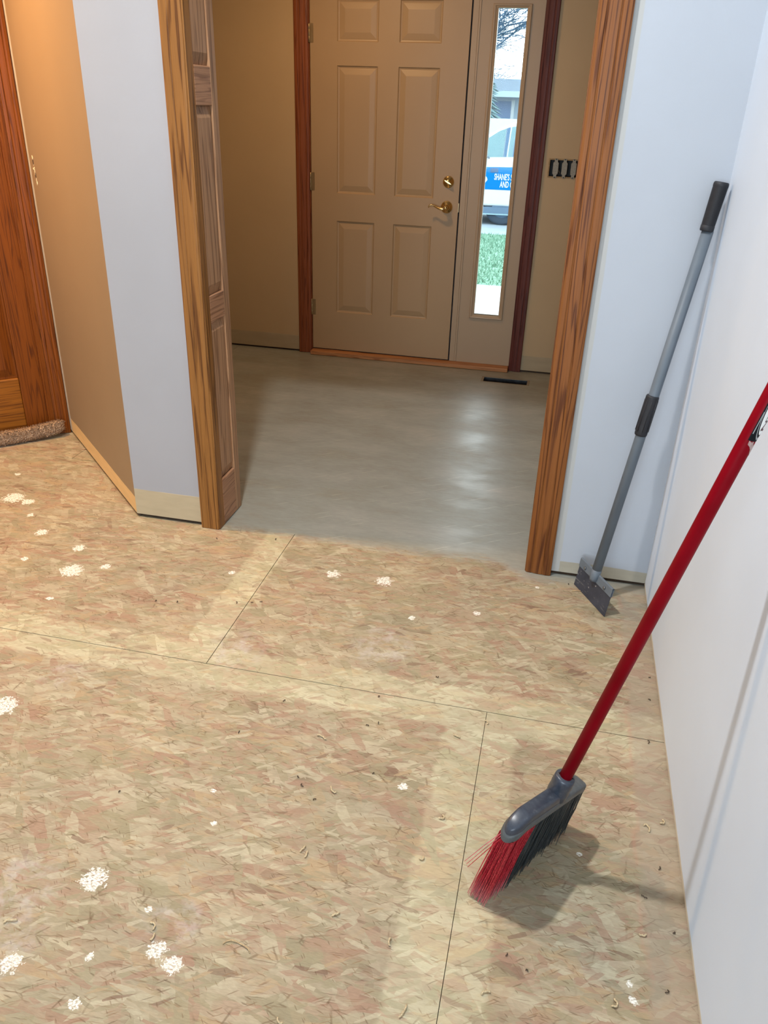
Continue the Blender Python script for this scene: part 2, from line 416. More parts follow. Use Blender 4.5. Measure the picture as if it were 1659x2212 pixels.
# ------------------------------------------------------------------ floor, ceiling
XR = 0.4159          # face of the right wall
YW = 2.505           # face of the wall with the opening
YD = 4.95            # face of the front wall
XL, YB = -4.6, -3.4
vx0, vx1, vy0, vy1 = -0.396, -0.127, 4.680, 4.772
g = 0.0011
gc = 0.0007
fm = MB()
T0, T1 = -0.020, 0.0
fm.box(XL-.1, -2.4915-g, YB-.1, 1.7161-g, T0, T1); fm.box(-2.4915+g, -0.0514-gc, YB-.1, 1.7161-g, T0, T1); fm.box(-0.0514+gc, XR+.1, YB-.1, 1.7161-g, T0, T1)
fm.box(XL-.1, -0.877-g, 1.7161+g, 2.936-g, T0, T1); fm.box(-0.877+g, 0.62, 1.7161+g, 2.936-g, T0, T1)
fm.box(XL-.1, -2.075-g, 2.936+g, 5.1, T0, T1)
fm.box(-2.075+g, vx0, 2.936+g, 5.1, T0, T1); fm.box(vx1, 0.62, 2.936+g, 5.1, T0, T1)
fm.box(vx0, vx1, 2.936+g, vy0, T0, T1); fm.box(vx0, vx1, vy1, 5.1, T0, T1)
# joints filled flush by the thin-set in the foyer
fm.box(-0.877-g, -0.877+g, 2.535, 2.936, T0, T1); fm.box(-1.55, 0.62, 2.936-g, 2.936+g, T0, T1)
fl = build('floor', fm, M['osb'], weld=False)
struct(fl, 'bare strand board subfloor with paint splats, grey film in the foyer', 'floor')
um = boxes((XL-.1, vx0-.004, YB-.1, 5.1, -.06, -.0201), (vx1+.004, .62, YB-.1, 5.1, -.06, -.0201), (vx0-.004, vx1+.004, YB-.1, vy0-.004, -.06, -.0201), (vx0-.004, vx1+.004, vy1+.004, 5.1, -.06, -.0201))
build('joist_deck', um, M['dark_gap'], fl)
cl = build('ceiling', boxes((XL-.1, 0.62, YB-.1, YW+.18, HIGH, HIGH+.1), (-2.75, 0.62, YW+.18, 5.1, CEIL, CEIL+.1), (XL-.1, -1.5195, 1.6, 3.6, CEIL, HIGH)), M['ceiling'], weld=False)
struct(cl, 'white ceiling, lower over hall and foyer', 'ceiling')

# ------------------------------------------------------------------ walls
ZG = 0.011
def wall(name, label, mb, mat, plate=None):
    o = struct(build(name, mb, mat, weld=False), label, 'wall')
    if plate: build('bottom_plate', plate, M['dark_gap'], o)
    return o
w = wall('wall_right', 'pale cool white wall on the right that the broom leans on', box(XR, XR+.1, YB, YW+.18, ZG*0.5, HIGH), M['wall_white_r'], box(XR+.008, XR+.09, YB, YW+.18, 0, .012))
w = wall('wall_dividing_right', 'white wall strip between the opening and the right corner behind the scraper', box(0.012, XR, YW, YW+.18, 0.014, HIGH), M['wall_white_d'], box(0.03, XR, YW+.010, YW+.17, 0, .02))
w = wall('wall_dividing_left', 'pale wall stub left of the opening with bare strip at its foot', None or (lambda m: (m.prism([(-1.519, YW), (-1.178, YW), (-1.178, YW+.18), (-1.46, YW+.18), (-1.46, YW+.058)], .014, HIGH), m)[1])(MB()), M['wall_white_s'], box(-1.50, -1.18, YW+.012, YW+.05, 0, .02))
w = wall('wall_header', 'white wall above the opening', box(-1.178, 0.012, YW, YW+.18, 2.07, HIGH), M['wall_white'])
# tan wall at 45 degrees
P0 = Vector((-1.5190, 2.505, 0)); P1 = Vector((-2.2642, 3.2304, 0))
hd = (P1-P0); HL = hd.length; ha = math.atan2(hd.y, hd.x)
def turned(o, loc, ang):
    o.location = loc; o.rotation_euler = (0, 0, ang); return o
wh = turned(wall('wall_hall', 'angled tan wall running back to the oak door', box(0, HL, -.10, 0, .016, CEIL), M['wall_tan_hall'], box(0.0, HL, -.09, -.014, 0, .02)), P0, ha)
# torn paint beside the oak casing
random.seed(4)
def torn(cx, cz, lst, mat, name, th=0.0012):
    m = MB()
    for (dx, dz, rx, rz, ang) in lst:
        n = 11; ps = []
        for k in range(n):
            a = 2*PI*k/n; q = random.uniform(.65, 1.2)
            px, pz = rx*q*math.cos(a), rz*q*math.sin(a)
            ps.append((cx+dx+px*math.cos(ang)-pz*math.sin(ang), cz+dz+px*math.sin(ang)+pz*math.cos(ang)))
        m.prism(ps, 0.0001, th, 'Y')
    return build(name, m, mat, wh)
torn(.925, 1.20, [(.003, .040, .006, .010, 0), (-.004, .002, .005, .004, .4), (.010, -.004, .010, .003, .2), (-.004, -.016, .003, .012, .1), (-.012, -.040, .004, .010, 0), (-.016, -.056, .006, .008, 0), (.000, .012, .004, .003, 0)], M['gypsum'], 'torn_paint')
torn(.925, 1.20, [(-.001, .024, .0035, .011, 0), (-.011, -.026, .003, .012, .25), (-.013, -.036, .0025, .006, 0)], M['hole'], 'gouge', 0.0016)

# 45 degree wall with the oak door: local x runs left along it, local +y faces the room
DA = R(-135)
wc = turned(wall('wall_closet', 'angled wall around the oak door at the far left', boxes((-.12, .070, -.12, 0, 0, CEIL), (.872, 1.80, -.12, 0, 0, CEIL), (.070, .872, -.12, 0, 2.06, CEIL)), M['wall_tan']), P1, DA)
wall('wall_left', 'wall of the hall beyond the left edge', boxes((XL-.1, XL, YB, 1.96, 0, HIGH), (XL-.1, -3.50, 1.95, 2.06, 0, CEIL)), M['wall_white'])
wall('wall_rear', 'unseen wall behind the viewer with a wide opening added for daylight', boxes((XL, -2.1, YB-.1, YB, 0, HIGH), (-2.1, XR+.1, YB-.1, YB, 0, .6), (-2.1, XR+.1, YB-.1, YB, 2.3, HIGH)), M['wall_white'])
sx0, sx1, sz0, sz1 = -0.152, 0.008, 1.145, 1.232
wall('wall_foyer_front', 'tan front wall of the foyer around door and sidelight',
     boxes((-2.75, -1.575, YD, YD+.15, .012, CEIL), (-1.575, -.248, YD, YD+.15, 2.07, CEIL),
           (-.248, sx0, YD, YD+.15, .012, CEIL), (sx1, .62, YD, YD+.15, .012, CEIL), (sx0, sx1, YD, YD+.15, .012, sz0), (sx0, sx1, YD, YD+.15, sz1, CEIL), (sx0, sx1, YD+.07, YD+.15, sz0, sz1)),
     M['wall_tan'], boxes((-2.7, -1.59, YD+.012, YD+.1, 0, .02), (-.24, .6, YD+.012, YD+.1, 0, .02)))
wall('wall_foyer_right', 'tan right wall of the foyer', box(.52, .62, YW+.18, YD, 0, CEIL), M['wall_tan'])
wall('wall_foyer_left', 'tan left wall of the foyer', boxes((-2.75, -2.55, 3.45, YD, 0, CEIL), (-2.55, -2.20, 3.42, 3.52, 0, CEIL)), M['wall_tan'])

# ------------------------------------------------------------------ trim of the opening
def casing_profile(w, d):
    """outer edge at 0, moulded face: (across, proud)"""
    return [(0, 0), (0, d*.82), (w*.05, d*.95), (w*.22, d), (w*.30, d*.93), (w*.34, d*.80), (w*.38, d*.92), (w*.52, d*.86), (w*.72, d*.72), (w*.76, d*.58), (w*.80, d*.72), (w*.92, d*.62), (w, d*.50), (w, 0)]
def casing(name, label, x_out, x_in, y_face, z1, mat, depth=.018, z0=0.002):
    m = MB(); sgn = 1 if x_in > x_out else -1
    prof = [(x_out + sgn*a, y_face - b) for a, b in casing_profile(abs(x_in-x_out), depth)]
    m.prism(prof, z0, z1)
    return struct(build(name, m, mat, bevel=.0008, seg=1), label, 'trim')
t1 = MB(); t1.prism([(-1.239, YW), (-1.239, YW-.016), (-1.234, YW-.0185), (-1.214, YW-.0185), (-1.211, YW-.0165), (-1.207, YW-.0185), (-1.176, YW-.0185), (-1.170, YW-.018), (-1.1665, YW-.014), (-1.1665, YW)], .001, 2.13)
struct(build('trim_1', t1, M['oak_v'], bevel=.001), 'golden oak casing on the left side of the opening', 'trim')
casing('trim_2', 'oak casing with fluted face on the right side of the opening', .092, .004, YW, 2.13, M['oak_r'], .019, .001)
struct(build('trim_3', boxes((.0005, .0118, YW-.004, YW+.20, .001, 2.058),), M['oak_r'], bevel=.001), 'plain oak jamb board on the right side of the opening', 'trim')
struct(build('trim_4', boxes((-1.1775, .012, YW-.004, YW+.20, 2.058, 2.0695), (-1.239, .092, YW-.019, YW, 2.07, 2.14)), M['oak_x'], bevel=.001), 'oak head casing across the top of the opening', 'trim')

# panelled jamb on the left side of the opening
JX = -1.163; jy0, jy1 = YW-.014, YW+.200
jam = struct(build('trim_5', box(JX-.0148, JX-.0125, jy0, jy1, .001, 2.057), M['oak_v2']), 'panelled oak jamb lining the left side of the opening', 'trim')
def jbox(name, y0, y1, z0, z1, mat, bv=.0016): return build(name, box(JX-.0124, JX, y0, y1, z0, z1), mat, jam, bevel=bv)
jbox('stile', jy0, jy0+.046, .002, 2.056, M['oak_v']); jbox('stile', jy1-.046, jy1, .002, 2.056, M['oak_v2'])
ya, yb = jy0+.0464, jy1-.0464
for (z0, z1) in [(.002, .190), (.786, .876), (1.456, 1.566), (1.96, 2.056)]:
    jbox('rail', ya, yb, z0, z1, M['oak_y'], .003)
def jpanel(z0, z1):
    m = MB(); x0 = JX-.0122; e = .0006
    y0, y1 = ya+e, yb-e; z0 += e; z1 -= e
    xi = JX-.0035
    a = [(x0, y0, z0), (x0, y1, z0), (x0, y1, z1), (x0, y0, z1)]
    b = [(JX-.0112, y0, z0), (JX-.0112, y1, z0), (JX-.0112, y1, z1), (JX-.0112, y0, z1)]
    c = [(xi, y0+.010, z0+.034), (xi, y1-.010, z0+.034), (xi, y1-.010, z1-.034), (xi, y0+.010, z1-.034)]
    m.add(a+b+c, [(0, 1, 2, 3), (8, 9, 10, 11)] + [(i, (i+1) % 4, 4+(i+1) % 4, 4+i) for i in range(4)] + [(4+i, 4+(i+1) % 4, 8+(i+1) % 4, 8+i) for i in range(4)])
    build('panel', m, M['oak_v2'], jam)
jpanel(.190, .786); jpanel(.876, 1.456); jpanel(1.566, 1.96)

# ------------------------------------------------------------------ front door
def panel_face(m, x0, x1, z0, z1, y, panels, rings):
    """front face in the x-z plane facing -y with rings (inset, depth) sunk for each panel"""
    xs = sorted({x0, x1, *[p[0] for p in panels], *[p[1] for p in panels]})
    zs = sorted({z0, z1, *[p[2] for p in panels], *[p[3] for p in panels]})
    for i in range(len(xs)-1):
        for j in range(len(zs)-1):
            cx, cz = (xs[i]+xs[i+1])/2, (zs[j]+zs[j+1])/2
            if any(p[0] < cx < p[1] and p[2] < cz < p[3] for p in panels): continue
            m.quad((xs[i], y, zs[j]), (xs[i+1], y, zs[j]), (xs[i+1], y, zs[j+1]), (xs[i], y, zs[j+1]))
    for (a, b, c, d) in panels:
        rr = [(0, 0)] + rings
        loops = [[(a+k, y+dp, c+k), (b-k, y+dp, c+k), (b-k, y+dp, d-k), (a+k, y+dp, d-k)] for k, dp in rr]
        for l0, l1 in zip(loops, loops[1:]):
            for q in range(4): m.quad(l0[q], l0[(q+1) % 4], l1[(q+1) % 4], l1[q])
        m.quad(*loops[-1])
def slab(m, x0, x1, z0, z1, y, th, panels, rings):
    panel_face(m, x0, x1, z0, z1, y, panels, rings)
    y2 = y+th
    m.quad((x0, y2, z0), (x0, y2, z1), (x1, y2, z1), (x1, y2, z0))
    m.quad((x0, y, z0), (x0, y, z1), (x0, y2, z1), (x0, y2, z0)); m.quad((x1, y, z0), (x1, y2, z0), (x1, y2, z1), (x1, y, z1))
    m.quad((x0, y, z0), (x0, y2, z0), (x1, y2, z0), (x1, y, z0)); m.quad((x0, y, z1), (x1, y, z1), (x1, y2, z1), (x0, y2, z1))
dx0, dx1 = -1.5545, -0.6535
DY = YD+.004
cols = [(-1.396, -1.159), (-1.041, -.806)]
rows = [(.279, .836), (.994, 1.667), (1.784, 1.985)]
mdl = MB()
slab(mdl, dx0, dx1, .034, 2.062, DY, .044, [(a, b, c, d) for a, b in cols for c, d in rows], [(.005, .007), (.012, .009), (.016, .0075), (.042, .0015), (.045, .001)])
dr = struct(build('door_1', mdl, M['door_paint'], weld=True), 'tan six panel front door with brass lever and deadbolt', 'door')
# brass furniture
lk = MB(); lk.lathe([(0, .033), (.003, .033), (.009, .029), (.010, .018), (.018, .017), (.019, .001)], (-.720, DY, 1.088), (0, -1, 0), 28)
db = build('deadbolt', lk, M['brass'], dr)
tt = MB(); tt.prism([(-.720+.022*math.cos(a)-.005*math.sin(a)*1.0 if False else -.720+(.024*math.cos(a))*math.cos(R(28))-(.0055*math.sin(a))*math.sin(R(28)), 1.088-(.024*math.cos(a))*math.sin(R(28))-(.0055*math.sin(a))*math.cos(R(28))) for a in [2*PI*k/16 for k in range(16)]], DY-.030, DY-.017, 'Y')
build('thumb_turn', tt, M['brass'], db, bevel=.001)
hb = MB(); hb.lathe([(0, .035), (.003, .035), (.010, .031), (.013, .020), (.024, .015), (.048, .0125), (.056, .0125), (.060, .006), (.061, .001)], (-.7214, DY, .950), (0, -1, 0), 28)
hn = build('door_handle', hb, M['brass'], dr)
lv = MB()
pts = [(-.7214, DY-.052, .950), (-.737, DY-.056, .944), (-.752, DY-.057, .944), (-.770, DY-.055, .950), (-.788, DY-.053, .958), (-.803, DY-.052, .963), (-.813, DY-.052, .962), (-.820, DY-.052, .955), (-.822, DY-.052, .947)]
lv.tube(pts, [.009, .0085, .0078, .006, .0052, .005, .005, .0045, .003], 12)
build('lever', lv, M['brass'], hn)
for z0, z1 in [(1.776, 1.870), (1.003, 1.103), (.252, .352)]:
    hm = MB(); hm.box(dx0-.003, dx0+.020, DY-.0012, DY+.001, z0, z1)
    hm.lathe([(0, .003), (.002, .0055), (.030, .0055), (.031, .005), (.032, .0055), (.065, .0055), (.066, .005), (.067, .0055), (z1-z0-.002, .0055), (z1-z0, .003)], (dx0-.004, DY-.005, z0), (0, 0, 1), 12)
    build('hinge', hm, M['brass_dull'], dr)
build('weatherstrip', boxes((dx1+.0005, dx1+.0078, DY+.012, DY+.05, .034, 2.062), (dx0-.0025, dx0-.0005, DY+.012, DY+.05, .034, 2.062), (dx0-.002, dx1+.0074, DY+.0125, DY+.05, .0270, .0339), (dx0, dx1, DY+.012, DY+.04, 2.0625, 2.069)), M['weather'], dr)
# strike plate on the frame edge
build('strike_plate', box(dx1+.0005, dx1+.004, DY-.001, DY+.012, .925, .975), M['brass_dull'], dr)
# casings, frame, threshold
casing('trim_6', 'reddish oak casing on the hinge side of the front door', -1.6445, -1.5625, YD, 2.13, M['oak_red'], .018)
casing('trim_7', 'dark reddish oak casing right of the sidelight', -.1885, -.2620, YD, 2.13, M['oak_red2'], .018)
struct(build('trim_8', boxes((-1.5750, -1.5575, YD+.001, YD+.14, .0005, 2.068),), M['oak_red'], bevel=.001), 'oak door frame jamb beside the hinges', 'trim')
struct(build('trim_9', boxes((-1.5572, -.2645, YD-.055, YD+.145, .001, .0268),), M['oak_x'], bevel=.004), 'worn oak threshold under door and sidelight', 'trim')

struct(build('trim_12', box(-.2639, -.2484, YD+.001, YD+.14, .0005, 2.068), M['oak_red2']), 'oak frame jamb at the right side of the sidelight', 'trim')
# sidelight
wn = MB()
fx0, fx1 = -.6445, -.2640
gx0, gx1, gz0, gz1 = -.5105, -.3575, .333, 1.953
ox0, ox1, oz0, oz1 = -.5385, -.3325, .312, 1.971
def frame_ring(m, outer, inner, y0, y1):
    a = [(outer[0], y0, outer[2]), (outer[1], y0, outer[2]), (outer[1], y0, outer[3]), (outer[0], y0, outer[3])]
    b = [(inner[0], y0, inner[2]), (inner[1], y0, inner[2]), (inner[1], y0, inner[3]), (inner[0], y0, inner[3])]
    a2 = [(x, y1, z) for x, _, z in a]; b2 = [(x, y1, z) for x, _, z in b]
    for q in range(4):
        n = (q+1) % 4
        m.quad(a[q], a[n], b[n], b[q]); m.quad(a2[q], b2[q], b2[n], a2[n]); m.quad(a[q], a2[q], a2[n], a[n]); m.quad(b[q], b[n], b2[n], b2[q])
wx0 = -.6120
frame_ring(wn, (wx0, fx1, .0275, 2.068), (gx0, gx1, gz0, gz1), DY+.004, DY+.044)
win = struct(build('window_1', wn, M['frame_paint']), 'tall narrow sidelight window right of the front door', 'window')
build('mullion', boxes((fx0, wx0-.0005, DY-.002, YD+.14, .0275, 2.068), (wx0-.0005, wx0+.010, DY-.001, DY+.0038, .0275, 2.068)), M['frame_paint'], win, bevel=.0015)
mo = MB()
def mould_ring(m, outer, inner, y, prof):
    loops = []
    for k, dy in prof:
        r = [outer[0]+(inner[0]-outer[0])*k, outer[1]+(inner[1]-outer[1])*k, outer[2]+(inner[2]-outer[2])*k, outer[3]+(inner[3]-outer[3])*k]
        loops.append([(r[0], y-dy, r[2]), (r[1], y-dy, r[2]), (r[1], y-dy, r[3]), (r[0], y-dy, r[3])])
    for l0, l1 in zip(loops, loops[1:]):
        for q in range(4): m.quad(l0[q], l0[(q+1) % 4], l1[(q+1) % 4], l1[q])
mould_ring(mo, (ox0, ox1, oz0, oz1), (gx0+.0005, gx1-.0005, gz0+.0005, gz1-.0005), DY+.004, [(0, 0), (0, .007), (.18, .011), (.45, .010), (.6, .006), (.85, .004), (1, .002), (1, -.014), (0, -.001), (0, 0)])
build('glazing_moulding', mo, M['frame_paint'], win)
def glass():
    t = NT('window_glass'); n = t.n
    tr = n.new('ShaderNodeBsdfTransparent'); tr.inputs[0].default_value = (0.95, 0.98, 0.98, 1)
    gl = n.new('ShaderNodeBsdfGlossy'); gl.inputs['Roughness'].default_value = 0.02
    fr = n.new('ShaderNodeFresnel'); fr.inputs['IOR'].default_value = 1.2
    mx = n.new('ShaderNodeMixShader')
    t.l.new(fr.outputs[0], mx.inputs[0]); t.l.new(tr.outputs[0], mx.inputs[1]); t.l.new(gl.outputs[0], mx.inputs[2])
    t.l.new(mx.outputs[0], t.out.inputs['Surface'])
    return t.m
M['glass'] = glass()
build('pane', box(gx0-.004, gx1+.004, DY+.0195, DY+.0245, gz0-.004, gz1+.004), M['glass'], win)
build('sill_bar', box(gx0, gx1, DY+.012, DY+.019, gz0, gz0+.006), M['yoke'], win)

# ------------------------------------------------------------------ foyer fittings
sw = thing('switch_box', 'uncovered three gang switch box right of the front door', 'switch', ((sx0+sx1)/2, YD, (sz0+sz1)/2))
e = .0008
sb = MB(); d1 = YD+.065
sb.quad((sx0+e, d1, sz0+e), (sx1-e, d1, sz0+e), (sx1-e, d1, sz1-e), (sx0+e, d1, sz1-e))
sb.quad((sx0+e, YD-.001, sz0+e), (sx0+e, d1, sz0+e), (sx0+e, d1, sz1-e), (sx0+e, YD-.001, sz1-e))
sb.quad((sx1-e, YD-.001, sz0+e), (sx1-e, YD-.001, sz1-e), (sx1-e, d1, sz1-e), (sx1-e, d1, sz0+e))
sb.quad((sx0+e, YD-.001, sz0+e), (sx1-e, YD-.001, sz0+e), (sx1-e, d1, sz0+e), (sx0+e, d1, sz0+e))
sb.quad((sx0+e, YD-.001, sz1-e), (sx0+e, d1, sz1-e), (sx1-e, d1, sz1-e), (sx1-e, YD-.001, sz1-e))
build('back_box', sb, M['box_dark'], sw)
rim = MB(); frame_ring(rim, (sx0-.006, sx1+.004, sz0-.006, sz1+.006), (sx0+.001, sx1-.001, sz0+.001, sz1-.001), YD-.002, YD-.0002)
build('cut_edge', rim, plain('cut_drywall_edge', rgb(150, 126, 92), .9, var=.2, scale=90), sw)
for i, cx in enumerate((-.117, -.068, -.018)):
    y0, y1 = YD-.006, YD-.003
    m = MB(); hz = .050; zc = (sz0+sz1)/2
    wN, wM = .009, .0155
    m.prism([(cx-wN, zc-hz), (cx+wN, zc-hz), (cx+wN, zc-.034), (cx+wM, zc-.028), (cx+wM, zc+.028), (cx+wN, zc+.034), (cx+wN, zc+hz), (cx-wN, zc+hz), (cx-wN, zc+.034), (cx-wM, zc+.028), (cx-wM, zc-.028), (cx-wN, zc-.034)], y0, y1, 'Y')
    m.box(cx-.012, cx+.012, YD-.003, YD+.03, zc-.027, zc+.027)
    yk = build('switch_yoke', m, M['yoke'], sw, bevel=.001)
    for zz in (zc+hz-.004, zc-hz+.004):
        sm = MB(); sm.lathe([(0, .003), (.0015, .003), (.002, .001)], (cx, y0, zz), (0, -1, 0), 10)
        build('screw', sm, M['box_dark'], yk)
    if i == 1:
        wr = MB(); wr.tube([(cx-.028, YD+.02, zc-.002), (cx-.030, YD-.001, zc-.012), (cx-.024, YD-.002, zc-.024), (cx-.018, YD+.01, zc-.030)], .0016, 8)
        build('wire', wr, M['yoke'], sw)

vt = thing('floor_duct', 'uncovered black floor duct hole in front of the sidelight', 'vent', ((vx0+vx1)/2, (vy0+vy1)/2, 0))
vm = MB(); zb = -.22; q = .0015
vm.quad((vx0+q, vy0+q, zb), (vx1-q, vy0+q, zb), (vx1-q, vy1-q, zb), (vx0+q, vy1-q, zb))
for a, b in [((vx0+q, vy0+q), (vx1-q, vy0+q)), ((vx1-q, vy0+q), (vx1-q, vy1-q)), ((vx1-q, vy1-q), (vx0+q, vy1-q)), ((vx0+q, vy1-q), (vx0+q, vy0+q))]:
    vm.quad((a[0], a[1], zb), (b[0], b[1], zb), (b[0], b[1], -.002), (a[0], a[1], -.002))
build('duct_sleeve', vm, M['duct'], vt)
lipm = MB()
o_, i_ = (vx0-.012, vx1+.012, vy0-.008, vy1+.008), (vx0+.003, vx1-.003, vy0+.003, vy1-.003)
A = [(o_[0], o_[2]), (o_[1], o_[2]), (o_[1], o_[3]), (o_[0], o_[3])]; B = [(i_[0], i_[2]), (i_[1], i_[2]), (i_[1], i_[3]), (i_[0], i_[3])]
for k in range(4):
    n = (k+1) % 4
    lipm.add([(*A[k], .0004), (*A[n], .0004), (*B[n], .0008), (*B[k], .0008)], [(0, 1, 2, 3)])
build('duct_flange', lipm, plain('dusty_flange', rgb(140, 132, 118), .7, .2, var=.2), vt)

# ------------------------------------------------------------------ oak door in the angled wall (local frame turned)
def tbuild(name, mb, mat, root=None, bevel=0, seg=2):
    o = build(name, mb, mat, None, bevel, seg)
    if root is None: turned(o, P1, DA)
    else: o.parent = root
    return o
cm = MB(); cm.prism([(a+.001, b+.0004) for a, b in casing_profile(.062, .018)], .002, 2.12)
struct(tbuild('trim_10', cm, M['oak_hall_v'], bevel=.0008, seg=1), 'oak casing on the right side of the oak hall door', 'trim')
struct(tbuild('trim_11', boxes((.0635, .080, -.115, .003, .002, 2.058), (.080, .0900, -.022, .002, .002, 2.058), (.853, .869, -.115, .003, .002, 2.058), (.872, .932, .0004, .018, .002, 2.12), (.063, .872, .0004, .018, 2.062, 2.12)), M['oak_hall_v'], bevel=.0012), 'oak jamb and stops of the oak hall door', 'trim')
odx0, odx1, ody = .083, .851, -.026
od = turned(struct(build('door_2', box(odx0+.1, odx1-.1, ody-.030, ody-.016, .02, 2.05), M['oak_hall_p']), 'oak panel door at the far left of the hall', 'door'), P1, DA)
def dpart(name, x0, x1, z0, z1, mat, bv=.004): return tbuild(name, box(x0, x1, ody-.035, ody, z0, z1), mat, od, bv, 3)
dpart('stile', odx0, odx0+.104, .012, 2.052, M['oak_hall_v']); dpart('stile', odx1-.104, odx1, .012, 2.052, M['oak_hall_v'])
for z0, z1 in [(.012, .290), (.92, 1.06), (1.94, 2.052)]:
    dpart('rail', odx0+.1042, odx1-.1042, z0, z1, M['oak_hall_x'], .005)
dpart('mid_stile', .417, .517, .2905, .9195, M['oak_hall_v']); dpart('mid_stile', .417, .517, 1.0605, 1.9395, M['oak_hall_v'])
def raised(x0, x1, z0, z1):
    m = MB(); b = ody-.015; f = ody-.004; s = .045; e = .001
    x0 += e; x1 -= e; z0 += e; z1 -= e
    l = [[(x0, b, z0), (x1, b, z0), (x1, b, z1), (x0, b, z1)], [(x0, b+.002, z0), (x1, b+.002, z0), (x1, b+.002, z1), (x0, b+.002, z1)],
         [(x0+.008, b+.002, z0+.008), (x1-.008, b+.002, z0+.008), (x1-.008, b+.002, z1-.008), (x0+.008, b+.002, z1-.008)], [(x0+s, f, z0+s), (x1-s, f, z0+s), (x1-s, f, z1-s), (x0+s, f, z1-s)]]
    for a, c in zip(l, l[1:]):
        for q_ in range(4): m.quad(a[q_], a[(q_+1) % 4], c[(q_+1) % 4], c[q_])
    m.quad(*l[0]); m.quad(*l[-1])
    tbuild('panel', m, M['oak_hall_p'], od)
for a, b in [(odx0+.1042, .4168), (.5172, odx1-.1042)]:
    raised(a, b, .2905, .9195); raised(a, b, 1.0605, 1.9395)
kb = MB(); kb.lathe([(0, .030), (.006, .030), (.009, .012), (.035, .012), (.040, .024), (.052, .027), (.062, .022), (.066, .008), (.067, .001)], (odx1-.06, ody, .96), (0, 1, 0), 20)
tbuild('knob', kb, M['brass'], od)

# ------------------------------------------------------------------ carpet offcut on the hall floor
def carpet():
    random.seed(11)
    dirv = Vector((-.7071, -.7071, 0)); side = Vector((-.7071, .7071, 0))
    a = P1 + dirv*.034 - side*.064
    L, W, Hh = .62, .042, .066
    root = thing('carpet_offcut', 'strip of beige carpet lying against the oak hall door', 'carpet', tuple(a))
    m = MB(); ns, nr = 60, 16
    vs = []
    for i in range(ns+1):
        u = i/ns; p = a + dirv*(u*L)
        lift = .018*max(0, 1-u/.30)**1.3
        edge = 1 - .35*max(0, 1-u/.04)
        for k in range(nr):
            an = 2*PI*k/nr
            cx, cz = math.cos(an), math.sin(an)
            # squarish rounded section
            px = (abs(cx)**.55)*(1 if cx > 0 else -1); pz = (abs(cz)**.6)*(1 if cz > 0 else -1)
            q = p + side*(W/2 + W/2*px*edge) + Vector((0, 0, lift + .006 + (Hh-.006)/2*(1+pz*edge)))
            q += Vector((random.uniform(-1, 1), random.uniform(-1, 1), random.uniform(-.3, 1)))*.0016
            vs.append(q)
    fs = [(i*nr+k, i*nr+(k+1) % nr, (i+1)*nr+(k+1) % nr, (i+1)*nr+k) for i in range(ns) for k in range(nr)]
    m.add(vs, fs, True); m.add(vs[:nr], [tuple(range(nr))]); m.add(vs[-nr:], [tuple(range(nr))[::-1]])
    t = NT('beige_carpet_pile'); v = t.coords()
    n = t.noise(v, 160, 3, .6); vo = t.voronoi(v, 140, dims='3D')
    c = t.ramp(n, [(0.3, rgb(118, 94, 72)), (0.5, rgb(160, 132, 106)), (0.7, rgb(194, 166, 138))])
    t.bump(vo.outputs['Distance'], .8, .006)
    cm_ = t.done(c, .95, 0, .1)
    build('backing', m, cm_, root)
    tf = MB()
    for _ in range(5200):
        u = random.random(); p = a + dirv*(u*L); an = random.uniform(-.35, PI+.85)
        cx, cz = math.cos(an), math.sin(an)
        px = (abs(cx)**.55)*(1 if cx > 0 else -1); pz = (abs(cz)**.6)*(1 if cz > 0 else -1)
        lift = .018*max(0, 1-u/.30)**1.3; edge = 1 - .35*max(0, 1-u/.04)
        q = p + side*(W/2 + W/2*px*edge) + Vector((0, 0, lift + .006 + (Hh-.006)/2*(1+pz*edge)))
        nrm = (side*cx + Vector((0, 0, cz))).normalized()
        if u < .02: nrm = (nrm - dirv).normalized()
        j = Vector((random.gauss(0, .5), random.gauss(0, .5), random.gauss(0, .4)))
        d = (nrm+j).normalized(); ln = random.uniform(.005, .010)
        w_ = d.cross(Vector((random.random(), random.random(), random.random()))).normalized()*.0011
        k2 = q + d*ln*.55 + j*.0015; e_ = q + d*ln + j*.003
        if e_.z < .003: continue
        if (e_-P1).dot(Vector((.7071, -.7071, 0))) < .0185: continue
        tf.add([q-w_, q+w_, k2+w_, k2-w_, e_], [(0, 1, 2, 3), (3, 2, 4)])
    o = build('pile', tf, cm_, root, weld=False); o['kind'] = 'stuff'
carpet()

